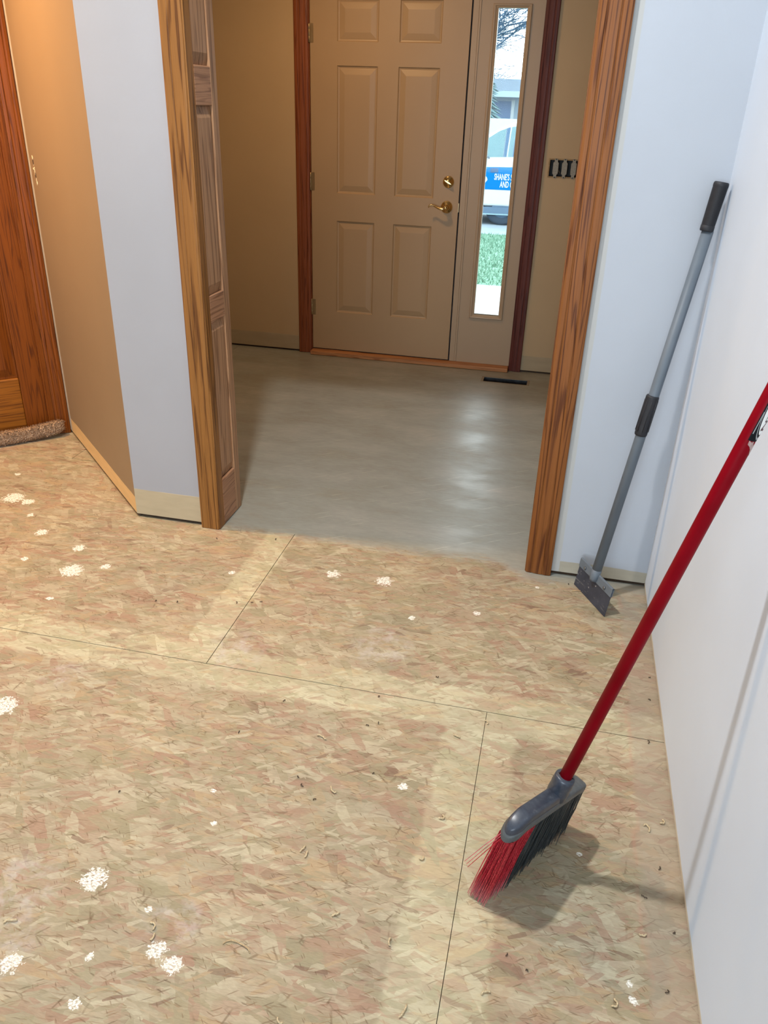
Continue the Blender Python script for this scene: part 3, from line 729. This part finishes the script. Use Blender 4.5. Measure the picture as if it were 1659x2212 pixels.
# ------------------------------------------------------------------ long handled floor scraper
def scraper():
    a = Vector((.1754, 2.4545, .0004)); b = Vector((.2744, 2.2748, .0004)); top = Vector((.3925, 2.4600, 1.316))
    mid = (a+b)/2
    bx = (b-a).normalized(); up = (top - Vector((.2340, 2.3700, .09))).normalized()
    nr = bx.cross(up).normalized()
    if nr.y > 0: nr = -nr                # faces the viewer
    base = Vector((.2375, 2.3715, .1000))
    up = (top-base).normalized()
    bu = (up - bx*up.dot(bx)).normalized()  # blade's own up direction
    root = thing('floor_scraper', 'grey long handled floor scraper standing in the corner by the opening', 'scraper', tuple(mid))
    gp = NT('worn_grey_paint'); v = gp.coords()
    n = gp.noise(v, 12, 2, .5); ch = gp.noise(gp.mapping(v, scale=(60, 60, 14)), 1.0, 3, .6)
    c = gp.ramp(n, [(.3, rgb(92, 102, 112)), (.7, rgb(100, 110, 120))])
    c = gp.mix(gp.smooth(ch, .72, .75, 0, .9), c, rgb(52, 54, 56))
    grey = gp.done(c, .5, 0, .4)
    bl = NT('dark_blade_steel'); v = bl.coords()
    n = bl.noise(v, 18, 3); sp = bl.noise(bl.mapping(v, scale=(60, 60, 90)), 1.0, 3, .6); st = bl.noise(bl.mapping(v, scale=(16, 16, 70)), 1.0, 4, .7)
    z = bl.sep(v)[2]
    c = bl.ramp(n, [(.3, rgb(46, 50, 62)), (.7, rgb(66, 71, 84))])
    c = bl.mix(bl.smooth(sp, .66, .70, 0, .85), c, rgb(150, 150, 148))
    k = bl.math('MULTIPLY', bl.smooth(bl.math('ABSOLUTE', bl.math('SUBTRACT', z, .022)), .003, .010, 1, 0), bl.smooth(st, .50, .62, 0, .8))
    c = bl.mix(k, c, rgb(128, 128, 126))
    steel = bl.done(c, .45, .15, .4)
    rub = plain('black_rubber_grip', rgb(28, 30, 36), .6, var=.15)
    W = (b-a).length/2
    def P(s, u, d): return mid + bx*s + bu*u + nr*d
    def obox(m, s0, s1, u0, u1, d0, d1):
        c8 = [P(s, u, d) for u in (u0, u1) for d in (d0, d1) for s in (s0, s1)]
        m.add(c8, [(0, 1, 3, 2), (4, 6, 7, 5), (0, 4, 5, 1), (2, 3, 7, 6), (0, 2, 6, 4), (1, 5, 7, 3)])
    m = MB(); obox(m, -W, W, .001, .090, -.0012, .0012)
    build('blade', m, steel, root, bevel=.0004, seg=1)
    # folded clamp that grips the blade
    m = MB(); obox(m, -W-.001, W+.001, .076, .104, .0013, .0042); obox(m, -W-.001, W+.001, .076, .104, -.0042, -.0013)
    arc = []
    for k in range(7):
        an = PI*k/6; arc.append((.104 + .004*math.sin(an), .0042*math.cos(an)))
    for (u0, d0), (u1, d1) in zip(arc, arc[1:]):
        m.quad(P(-W-.001, u0, d0), P(W+.001, u0, d0), P(W+.001, u1, d1), P(-W-.001, u1, d1))
    cl_ = build('clamp', m, grey, root, bevel=.0008)
    for s in (-W*.62, W*.62):
        m = MB(); m.lathe([(0, .0055), (.0035, .0055), (.0045, .0035), (.0050, .001)], P(s, .088, .0042), nr, 8)
        build('bolt', m, plain('bolt_steel', rgb(120, 122, 124), .4, .8), cl_)
    # flattened socket and pole
    m = MB()
    s0 = P(.0, .078, .006)
    pb = base + nr*.006
    m.tube([s0, s0+(pb-s0)*.35, s0+(pb-s0)*.7, pb+up*.02], [.0135, .0155, .0163, .0164], 22)
    build('socket', m, grey, root)
    m = MB(); m.tube([pb+up*.015, top-up*.125+nr*.001], [.0160, .0160], 24); pole = build('pole', m, grey, root)
    t0 = (Vector((.3070, 2.4125, .6560)) - pb).dot(up)
    def grip(name, l0, l1, r0, r1, ribs):
        m = MB(); prof = [(l0, r0*.92), (l0+.004, r0)]
        n = ribs
        for k in range(n+1):
            u = k/n; l = l0+.016+(l1-l0-.03)*u; r = r0+(r1-r0)*u
            prof += [(l-.0012, r), (l, r-.0011), (l+.0012, r)] if ribs > 8 else [(l, r)]
        prof += [(l1-.006, r1), (l1-.002, r1*.96), (l1, r1*.85), (l1+.0005, .001)]
        m.lathe(prof, pb, up, 24)
        return build(name, m, rub, root)
    LT = (top-pb).dot(up)
    grip('end_grip', LT-.128, LT, .0188, .0205, 40)
    grip('middle_grip', t0-.064, t0+.064, .0190, .0198, 3)
    m = MB()
    for k in range(8):
        an = 2*PI*k/8
        u_ = up.orthogonal().normalized(); v_ = up.cross(u_)
        o_ = (u_*math.cos(an)+v_*math.sin(an))*.0196
        m.tube([pb+up*(t0-.05)+o_, pb+up*(t0+.05)+o_], .0012, 6)
    build('grip_ridges', m, rub, root)
scraper()

# ------------------------------------------------------------------ broom
def broom():
    A = Vector((-.0101, 1.1313, 0)); B = Vector((.1824, 1.4172, 0)); T = Vector((.3985, 1.293, 1.336)); S = Vector((.1318, 1.2605, .2413))
    nn = (B-A).cross(T-A).normalized(); e = (T-S).normalized(); e = (e - nn*e.dot(nn)).normalized(); w = nn.cross(e)
    def P(s, a, d=0): return S + w*s + e*a + nn*d
    mid = (A+B)/2; mid.z = 0
    root = thing('broom', 'red handled angle broom leaning on the right wall in front', 'broom', tuple(mid))
    # handle
    hr = .0132
    rp = NT('red_enamel_handle'); v = rp.coords(); n = rp.noise(v, 14, 4)
    red = rp.done(rp.ramp(n, [(.3, rgb(116, 2, 16)), (.7, rgb(130, 4, 22))]), .42, 0, .08)
    end = (XR-.0175 - S.x)/e.x
    m = MB(); m.tube([P(0, -.012), P(0, end-.004), P(0, end)], [hr, hr, hr*.8], 28)
    hd_ = build('handle', m, red, root)
    gr = MB(); gr.lathe([(0, hr+.0006), (.004, hr+.002), (.09, hr+.002), (.097, hr+.001), (.098, .002)], P(0, end-.098), e, 24)
    build('end_cap', gr, plain('black_cap', rgb(30, 30, 32), .5), root)
    # label wrapped round the handle
    cu = (Vector((0, 0, CAM_H)) - P(0, .86)); cu = (cu - e*cu.dot(e)).normalized(); cv = e.cross(cu)   # towards viewer / across
    side_sign = 1 if cv.x > 0 else -1
    cv = cv*side_sign
    def wrap(ang, al, r): return P(0, al) + (cu*math.cos(ang) + cv*math.sin(ang))*r
    def patch(name, pts, r, mat, nsub=10):
        """pts: polygon in (angle, along); laid on the cylinder as a fan of small faces"""
        ca = sum(p[0] for p in pts)/len(pts); cl = sum(p[1] for p in pts)/len(pts)
        mm = MB(); rings = 6; n_ = len(pts); vs = []
        for q in range(1, rings+1):
            for (pa, pl) in pts: vs.append(wrap(ca+(pa-ca)*q/rings, cl+(pl-cl)*q/rings, r))
        vs.append(wrap(ca, cl, r)); fs = []
        for q in range(rings-1):
            for k in range(n_): fs.append((q*n_+k, q*n_+(k+1) % n_, (q+1)*n_+(k+1) % n_, (q+1)*n_+k))
        for k in range(n_): fs.append((len(vs)-1, k, (k+1) % n_))
        mm.add(vs, fs, True)
        return build(name, mm, mat, hd_)
    blk = plain('label_black', rgb(14, 15, 20), .55, 0, .15); wht = plain('label_white', rgb(226, 226, 222), .4); gry = plain('label_grey', rgb(150, 150, 150), .4)
    a0, a1, l0, l1 = .10, 2.5, .800, .965
    def rectpts(a0, a1, l0, l1, n=12):
        return [(a0+(a1-a0)*k/n, l0) for k in range(n)] + [(a1, l0+(l1-l0)*k/n) for k in range(n)] + [(a1-(a1-a0)*k/n, l1) for k in range(n)] + [(a0, l1-(l1-l0)*k/n) for k in range(n)]
    stk = patch('sticker', rectpts(a0, a1, l0, l1), hr+.0003, blk)
    ca, cl = 1.15, .869
    def oval(ra, rl): return [(ca+ra*math.cos(k*PI/18), cl+rl*math.sin(k*PI/18)) for k in range(36)]
    def kid(o): o.parent = stk; return o
    kid(patch('oval_rim', oval(.90, .066), hr+.0005, gry)); kid(patch('oval_gap', oval(.84, .062), hr+.0007, blk)); kid(patch('oval_field', oval(.76, .057), hr+.0009, wht))
    kid(patch('fine_print', rectpts(.22, .32, .812, .850), hr+.0005, gry))
    # lettering along the handle
    tm = text_mesh('LIBMAN', 1.0, .03)
    lm = MB(); xs = [p[0] for p in tm[0]]; x0, x1 = min(xs), max(xs)
    vs = []
    for (px, py, pz) in tm[0]:
        al = cl + .050 - (px-x0)/(x1-x0)*.100
        an = .92 + py*.66
        vs.append(wrap(an, al, hr+.0012))
    lm.add(vs, tm[1]); kid(build('lettering', lm, plain('label_letter_red', rgb(70, 14, 22), .4), hd_, weld=False))
    kid(patch('torn_foot', [(.30, .7995), (.9, .7995), (1.9, .7995), (1.9, .782), (1.7, .772), (1.3, .776), (1.0, .785), (.7, .790), (.34, .793)], hr+.0003, plain('label_glue_residue', rgb(176, 150, 144), .8, var=.2, scale=200)))
    # grey plastic head
    gp = NT('grey_plastic_head'); v = gp.coords(); n = gp.noise(v, 90, 3, .7)
    grey = gp.done(gp.ramp(n, [(.35, rgb(46, 52, 64)), (.62, rgb(58, 64, 75)), (.78, rgb(92, 97, 102))]), .33, 0, .5)
    sl = (.031-.066+.066)*0
    def top_a(s): return -.020 + .105*(s-.03) - .55*max(0, s-.13)**1.0*0.9 - .22*max(0, -.085-s)
    def bot_a(s): return top_a(s) - .040
    sL, sR = .172, -.128
    dusty = gp2 = plain('dusty_grey_plastic', rgb(74, 78, 80), .5, var=.14, scale=120)
    def loaf(name, sR, sL, lo, hi, hw0, hw1, mat, endr, parent, pw=.45):
        """rounded-end bar along the head: lo/hi are offsets from top_a, hw0 half width at the foot, hw1 at the top"""
        N_ = 36; sec = 20; vs = []
        for i in range(N_+1):
            s_ = sR + (sL-sR)*(.5-.5*math.cos(PI*i/N_))
            de = min(s_-sR, sL-s_)
            rnd = math.sqrt(max(0.0, 1-max(0, 1-de/endr)**2))
            l_, h_ = lo, lo+(hi-lo)*(.45+.55*rnd)
            for k in range(sec):
                an = 2*PI*k/sec; cx, sy = math.cos(an), math.sin(an)
                px = (abs(cx)**pw)*(1 if cx > 0 else -1); py = (abs(sy)**pw)*(1 if sy > 0 else -1)
                hw = (hw0+(hw1-hw0)*(py*.5+.5))*(.12+.88*rnd)
                vs.append(P(s_, top_a(s_)+l_+(h_-l_)*(py*.5+.5), hw*px))
        m = MB(); m.add(vs, [(i*sec+k, i*sec+(k+1) % sec, (i+1)*sec+(k+1) % sec, (i+1)*sec+k) for i in range(N_) for k in range(sec)], True)
        m.add(vs[:sec], [tuple(range(sec))]); m.add(vs[-sec:], [tuple(range(sec))[::-1]])
        return build(name, m, mat, parent)
    hb_ = loaf('head_block', sR, sL, -.040, -.014, .0205, .0195, dusty, .024, root)
    loaf('head_top', sR+.09, sL-.001, -.020, .003, .0192, .0150, grey, .026, root, .42)
    m = MB(); m.lathe([(-.040, .0215), (-.022, .0225), (-.006, .0215), (-.004, .0225), (.012, .0218), (.017, .0210), (.019, .0190), (.0195, hr+.0004), (.006, hr+.0002)], P(0, .0), e, 28)
    sk = build('socket', m, grey, root)
    m = MB(); m.lathe([(0, .0060), (.0014, .0060), (.0018, .004)], P(.0, .004, .0), (cu*.98+cv*.1), 10)
    # bristles: each a thin tapered blade from the block to the floor
    random.seed(7)
    def hit(s_top, a_top, d_top, s_tip, d_tip, far=0.0):
        p0 = P(s_top, a_top, d_top)
        # tip on the floor along the tip line, d_tip across
        u = (s_tip - (-.195))/(.1355+.195)
        tip = B + (A-B)*u
        nh = Vector((nn.x, nn.y, 0)).normalized()
        tip = tip + nh*d_tip; tip.z = .0015 + far
        return p0, tip
    def strand(m, p0, p1, bend, r):
        q = (p0+p1)/2 + bend
        pts = [p0, (p0+q)/2*.5 + (p0+p1)*.125 + q*.25, q, (q+p1)/2 + bend*.1, p1]
        m.tube([p0, p0*.45+q*.55, q, p1], [r, r, r, r*.7], 4, False, False)
    fr = NT('red_bristle_plastic'); v = fr.coords(); z = fr.sep(v)[2]
    n = fr.noise(v, 230, 2)
    c = fr.ramp(n, [(.3, rgb(128, 14, 30)), (.55, rgb(170, 34, 48)), (.75, rgb(196, 70, 80))])
    c = fr.mix(fr.smooth(z, .0, .075, .42, 0), c, rgb(206, 150, 152))
    redb = fr.done(c, .42, 0, .4)
    blb = plain('dark_bristle_plastic', rgb(44, 50, 52), .42, var=.3, scale=300)
    mr = MB(); mk = MB()
    for i in range(300):
        u = random.random()
        s0 = .085 + .083*u; s1 = .082 + .062*u + random.gauss(0, .002)
        d0 = random.uniform(-.017, .017)
        p0, p1 = hit(s0, bot_a(s0)+.006, d0, s1, d0*1.15 + random.gauss(0, .003), random.uniform(0, .010)**1.0*random.random())
        strand(mr, p0, p1, Vector((random.gauss(0, .0016), random.gauss(0, .0016), 0)), .00085)
    for i in range(950):
        u = random.random()
        s0 = -.120 + .205*u; s1 = -.150 + .232*u + random.gauss(0, .003)
        d0 = random.uniform(-.017, .017)
        p0, p1 = hit(s0, bot_a(s0)+.006, d0, s1, d0*1.2 + random.gauss(0, .004), random.uniform(0, .014)*random.random())
        strand(mk, p0, p1, Vector((random.gauss(0, .002), random.gauss(0, .002), 0)), .00085)
    o = build('red_bristles', mr, redb, root, weld=False); o['kind'] = 'stuff'; o['label'] = 'long red bristles at the near corner'
    o = build('dark_bristles', mk, blb, root, weld=False); o['kind'] = 'stuff'; o['label'] = 'dark green grey bristles'
    for k, (ex, ey, ez) in enumerate([(-.0424, 1.0955, .150), (-.0382, 1.0982, .140), (-.0365, 1.1239, .100)]):
        p0 = P(.166, bot_a(.166)+.010, -.010+.004*k); p1 = Vector((ex, ey, ez))
        m = MB(); strand(m, p0, p1, Vector((0, 0, .002)), .0009); build('stray_bristle', m, redb, root, weld=False)
def text_mesh(body, size, bold=0.0):
    cu = bpy.data.curves.new('lettering', 'FONT'); cu.body = body; cu.size = size; cu.offset = bold; cu.resolution_u = 3
    o = bpy.data.objects.new('lettering', cu); C.objects.link(o)
    bpy.context.view_layer.update()
    me = bpy.data.meshes.new_from_object(o.evaluated_get(bpy.context.evaluated_depsgraph_get()))
    vs = [tuple(v.co) for v in me.vertices]; fs = [tuple(p.vertices) for p in me.polygons]
    bpy.data.objects.remove(o); bpy.data.curves.remove(cu); bpy.data.meshes.remove(me)
    return vs, fs
broom()

# ------------------------------------------------------------------ litter on the floor
def litter():
    random.seed(21)
    yarn = plain('carpet_yarn', rgb(186, 168, 134), .9, var=.3, scale=500)
    dark = plain('dark_shaving', rgb(66, 52, 40), .8, var=.3, scale=300)
    spl = plain('wood_splinter', rgb(176, 150, 112), .8, var=.25, scale=300)
    def yarn_piece(x, y, ln, r, mat):
        m = MB(); a = random.uniform(0, 2*PI); pts = []; px, py = x, y; turn = random.uniform(-1.1, 1.1)
        n = 9
        for i in range(n):
            pts.append((px, py, r*1.1 + .003*abs(math.sin(i*.9)))); a += turn*.35 + random.gauss(0, .25)
            px += math.cos(a)*ln/n; py += math.sin(a)*ln/n
        m.tube(pts, [r*(.5+.5*abs(math.sin(i*1.57+.6))) for i in range(n)], 6)
        return m
    tw = [(-.3972, 1.1692), (-.3892, 1.158), (-.6302, .9052), (-.6230, .8985), (-.1653, 1.0001), (-.3322, .8024), (.0221, .9324), (.2590, .9684), (.3453, 1.4167), (.3829, 1.4331),
          (-.3910, 1.3513), (-.4745, 1.5096), (-.0530, 1.6760), (-.1100, 1.5950), (.3319, 1.1335), (-.1150, 1.330), (-.1450, 1.200), (-.2800, 1.030), (-.1100, .8800), (-.9000, .8600)]
    for (x, y) in tw:
        o = build('yarn_scrap', yarn_piece(x, y, random.uniform(.018, .034), .0021, yarn), yarn)
        tag(origin_to(o, (x, y, 0)), 'tiny curled scrap of beige carpet yarn on the bare subfloor', 'debris', 'carpet yarn scraps on the subfloor')
    dk = [(-1.1708, 1.9719), (-1.10, 1.985), (.4000, 1.9872), (.3930, 1.8801), (-.8724, 1.2131), (-.4560, 1.3347), (-.4761, 1.3601), (-.6757, 1.4661), (.1550, 2.4500), (.3700, 1.3000), (.3860, 1.1500), (-.2050, 1.830), (-.9100, 2.03),
          (-1.1500, 2.42), (-.93, 2.47), (-.86, 2.05), (-.84, 2.06), (.34, 1.22), (.36, 1.02), (-.42, 1.30), (.06, 1.02), (-.60, 1.62), (-.30, 1.42), (.10, 1.00), (-.33, 1.60), (-.35, 1.70), (.375, 1.70), (-.36, 1.58)]
    for (x, y) in dk:
        o = build('dirt_crumb', yarn_piece(x, y, random.uniform(.006, .016), .0012, dark), dark)
        tag(origin_to(o, (x, y, 0)), 'tiny dark crumb of dirt on the bare subfloor', 'debris', 'dark crumbs on the subfloor')
    m = yarn_piece(-.4257, .9059, .075, .0014, spl); o = build('wood_splinter', m, spl)
    tag(origin_to(o, (-.4257, .9059, 0)), 'long thin dark splinter on the subfloor near the bottom edge', 'debris')
    m = MB(); m.tube([(.168, 2.405, .002), (.195, 2.412, .004), (.205, 2.420, .002)], [.0016, .0012, .0008], 6)
    o = build('wood_splinter', m, spl); tag(origin_to(o, (.168, 2.405, 0)), 'pale splinter on the floor beside the right oak casing', 'debris')
litter()

# ------------------------------------------------------------------ outside, seen through the sidelight; blue haze tinted into its colours
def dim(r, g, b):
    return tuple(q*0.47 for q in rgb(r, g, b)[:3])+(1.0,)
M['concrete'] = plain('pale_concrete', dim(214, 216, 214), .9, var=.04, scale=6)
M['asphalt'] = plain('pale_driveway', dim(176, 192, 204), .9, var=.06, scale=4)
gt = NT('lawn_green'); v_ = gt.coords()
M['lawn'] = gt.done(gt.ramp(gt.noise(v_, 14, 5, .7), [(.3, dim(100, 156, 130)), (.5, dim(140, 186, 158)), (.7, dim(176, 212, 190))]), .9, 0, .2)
def outside():
    random.seed(5)
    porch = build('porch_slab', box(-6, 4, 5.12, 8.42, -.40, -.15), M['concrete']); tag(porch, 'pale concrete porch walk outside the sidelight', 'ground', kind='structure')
    lm = MB(); nx, ny = 40, 40
    def gz(y): return -.16 - .36*max(0, min(1, (y-8.4)/6.6))
    vs = [(-12+20*i/nx, 8.43+6.55*j/ny, gz(8.43+6.55*j/ny)) for j in range(ny+1) for i in range(nx+1)]
    lm.add(vs, [(j*(nx+1)+i, j*(nx+1)+i+1, (j+1)*(nx+1)+i+1, (j+1)*(nx+1)+i) for j in range(ny) for i in range(nx)])
    bl = MB()
    for _ in range(9000):
        x = random.uniform(-1.9, .2); y = random.uniform(8.5, 14.9); z = gz(y); h = random.uniform(.02, .06); a = random.uniform(0, PI)
        dx, dy = .006*math.cos(a), .006*math.sin(a)
        bl.add([(x-dx, y-dy, z), (x+dx, y+dy, z), (x+random.gauss(0, .02), y+random.gauss(0, .02), z+h)], [(0, 1, 2)])
    o = build('lawn', lm, M['lawn']); tag(o, 'strip of green lawn between the porch and the parked van', 'lawn', kind='stuff')
    g_ = build('grass_blades', bl, M['lawn'], o, weld=False); g_['kind'] = 'stuff'
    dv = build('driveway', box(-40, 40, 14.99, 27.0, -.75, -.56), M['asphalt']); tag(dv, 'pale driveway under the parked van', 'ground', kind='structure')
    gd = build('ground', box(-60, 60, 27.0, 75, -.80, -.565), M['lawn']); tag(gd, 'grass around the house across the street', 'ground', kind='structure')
    # van
    vn = thing('work_van', 'white work van with a blue lettered band parked beyond the lawn', 'van', (.4, 17.4, -.56))
    y0, y1 = 16.6, 18.4
    wt = plain('van_white', dim(240, 244, 246), .25, var=.01); bu = plain('van_blue', (.002, .115, .320, 1), .7, 0, .05, var=.03); gl = plain('van_glass', (.115, .200, .225, 1), .3, 0, .15, var=.05); tr = plain('van_trim', dim(104, 132, 160), .5); ty = plain('van_tyre', dim(60, 78, 98), .8); pl = plain('van_pillar', (.050, .105, .185, 1), .6, 0, .1)
    body = [(-2.42, -.22), (-2.44, .45), (-2.36, .62), (-2.02, .80), (-1.744, 1.02), (-1.50, 1.16), (-1.257, 1.272), (-.9, 1.33), (0, 1.35), (.9, 1.33), (1.25, 1.25), (1.85, .68), (2.70, .50), (2.86, .30), (2.86, -.22)]
    m = MB(); m.prism(body, y0, y1, 'Y'); build('body', m, wt, vn, bevel=.05, seg=3)
    def sidepanel(name, poly, mat, d=.006, par=vn):
        m = MB(); m.prism(poly, y0-d, y0+.004, 'Y'); return build(name, m, mat, par)
    sidepanel('blue_band', [(-2.40, .085), (2.80, .11), (2.80, .45), (1.9, .50), (-1.2, .500), (-2.40, .465)], bu)
    sidepanel('quarter_window', [(-2.15, .645), (-1.40, .672), (-1.375, 1.165), (-1.50, 1.115), (-1.74, .965), (-2.0, .80)], gl)
    sidepanel('rear_pillar', [(-1.392, .672), (-1.335, .675), (-1.30, 1.185), (-1.368, 1.168)], pl)
    sidepanel('middle_window', [(-1.31, .676), (-1.225, .68), (-1.19, 1.205), (-1.275, 1.187)], gl, .005)
    sidepanel('front_pillar', [(-1.222, .68), (-1.19, .681), (-1.15, 1.21), (-1.186, 1.206)], pl)
    sidepanel('side_window', [(-1.18, .682), (-.1, .70), (-.06, 1.22), (-1.14, 1.21)], gl)
    sidepanel('cab_window', [(.0, .70), (1.65, .70), (1.15, 1.18), (.04, 1.22)], gl)
    sidepanel('fuel_flap', [(-1.612, .392), (-1.464, .396), (-1.464, .474), (-1.612, .470)], plain('van_flap', (.052, .088, .165, 1), .6, 0, .1), .012)
    sidepanel('sill_trim', [(-2.40, -.352), (2.84, -.30), (2.84, -.205), (-2.40, -.232)], tr, .03)
    sidepanel('sill_edge', [(-2.40, -.376), (2.84, -.324), (2.84, -.301), (-2.40, -.353)], plain('van_sill_edge', dim(170, 206, 216), .3), .034)
    build('underbody', box(-2.3, 2.75, y0+.15, y1-.05, -.36, -.2), tr, vn)
    m = MB(); m.tube([(-1.760, y0-.006, .640), (-1.725, y0-.07, .672), (-1.685, y0-.07, .668), (-1.655, y0-.006, .642)], [.012, .016, .016, .010], 8); build('grab_latch', m, tr, vn)
    for cx in (-1.33, 1.95):
        for yy in (y0+.02, y1-.24):
            m = MB(); m.lathe([(0, .22), (.004, .30), (.03, .335), (.18, .335), (.21, .30), (.215, .2)], (cx, yy, -.225), (0, 1, 0), 32)
            wl = build('wheel', m, ty, vn)
            m = MB(); m.lathe([(-.012, .05), (-.008, .19), (.01, .21)], (cx, yy, -.225), (0, 1, 0), 24); build('hub', m, plain('van_hub', dim(112, 140, 168), .4, .3), wl)
    band_y = y0-.0085
    def letters(body, x, z, h, sx):
        vs, fs = text_mesh(body, h/.70, .0035); mm = MB(); xmin = min(p[0] for p in vs)
        mm.add([(x+(p[0]-xmin)*sx, band_y, z+p[1]) for p in vs], fs)
        return build('lettering', mm, wt, vn, weld=False)
    letters("SHANE'S SERVICE", -1.528, .268, .108, .50)
    letters("AND CARPET", -1.412, .137, .108, .50)
    sidepanel('white_mark', [(-1.72, .22), (-1.70, .20), (-1.655, .26), (-1.675, .31), (-1.72, .33)], wt, .008)
    # pale low wall and house far behind
    wl = build('garden_wall', box(-14, 6, 24.0, 24.25, -.60, 1.255), plain('pale_wall', dim(216, 226, 230), .9, var=.03)); tag(wl, 'pale low wall behind the roof of the parked van', 'wall')
    hs = thing('house', 'blue grey house with a wide roof across the street', 'house', (-3, 31, -.56))
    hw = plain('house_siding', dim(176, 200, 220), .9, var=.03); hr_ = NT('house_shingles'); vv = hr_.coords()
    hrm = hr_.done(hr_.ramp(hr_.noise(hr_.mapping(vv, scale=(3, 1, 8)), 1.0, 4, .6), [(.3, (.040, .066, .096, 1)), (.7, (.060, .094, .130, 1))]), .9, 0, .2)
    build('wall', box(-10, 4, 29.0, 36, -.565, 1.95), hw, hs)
    m = MB(); m.prism([(28.45, 1.86), (28.45, 1.99), (32.5, 2.46), (36.6, 1.99), (36.6, 1.86)], -10.5, 4.5, 'X'); build('roof', m, hrm, hs)
    build('fascia', box(-10.5, 4.5, 28.40, 28.448, 1.83, 2.0), plain('house_fascia', dim(196, 222, 236), .8), hs)
    build('garage_door', box(-5.2, -2.32, 28.96, 29.02, -.55, 1.72), plain('house_garage_door', (.052, .110, .220, 1), .7, var=.03), hs)
    build('door_frame', box(-2.318, -2.22, 28.94, 29.02, -.55, 1.76), plain('house_door_frame', dim(226, 238, 244), .7), hs)
    # bare tree
    bark = plain('hazed_bark', (.060, .105, .170, 1), .9, var=.15)  # bark colour carries the blue of distance haze
    tr_ = thing('bare_tree', 'tall leafless tree with fine twigs behind the house', 'tree', (-3.80, 45, -.56))
    trunk = MB(); twigs = MB()
    def grow(p, d, ln, r, lev):
        n = 4; pts = [p]; q = p.copy(); dd = d.copy()
        for i in range(n):
            dd = (dd + Vector((random.gauss(0, .16), random.gauss(0, .16), random.gauss(.03, .1)))).normalized(); q = q + dd*(ln/n); pts.append(q.copy())
        (trunk if lev < 2 else twigs).tube(pts, [max(.011, .7*r*(1-.12*i)) for i in range(n+1)], 6 if lev < 2 else 4, False)
        if lev >= 5: return
        for k in range(15 if lev == 0 else 5 if lev < 3 else 3):
            i = random.randint(2 if lev == 0 else 1, n) if k else n
            nd = (dd + Vector((random.gauss(0, .9), random.gauss(0, .6), random.gauss(.05, .45)))).normalized()
            grow(pts[i], nd, ln*random.uniform(.50, .75), r*.60, lev+1)
    grow(Vector((-3.80, 45, -.56)), Vector((0.02, 0, 1)), 4.9, .16, 0)
    build('trunk', trunk, bark, tr_); build('twigs', twigs, bark, tr_, weld=False)
    # evergreen at the left of the pane
    ev = thing('evergreen_tree', 'dark evergreen tree at the left of the house across the street', 'tree', (-3.22, 26.7, -.56))
    m = MB(); m.tube([(-3.22, 26.7, -.56), (-3.22, 26.7, 4.2)], [.11, .02], 8); build('trunk', m, bark, ev)
    nd = MB()
    for k in range(46):
        z = -.2 + k*.095; rr = 1.25*(1-(z+.2)/5.0)
        for j in range(26):
            a = random.uniform(0, 2*PI); d = Vector((math.cos(a), math.sin(a), 0)); r_ = rr*random.uniform(.7, 1.08)
            base = Vector((-3.22, 26.7, z)); tip = base + d*r_ + Vector((0, 0, -.22*r_+random.uniform(-.05, .05)))
            mid = base + d*r_*.6 + Vector((0, 0, -.04)); sd = Vector((-d.y, d.x, 0))*r_*.16
            nd.add([base, mid+sd, tip, mid-sd, mid+Vector((0, 0, .05))], [(0, 1, 4), (1, 2, 4), (2, 3, 4), (3, 0, 4), (0, 3, 2, 1)])
    build('needles', nd, plain('evergreen_needles', (.045, .115, .125, 1), .8, var=.2, scale=8), ev, weld=False)
outside()
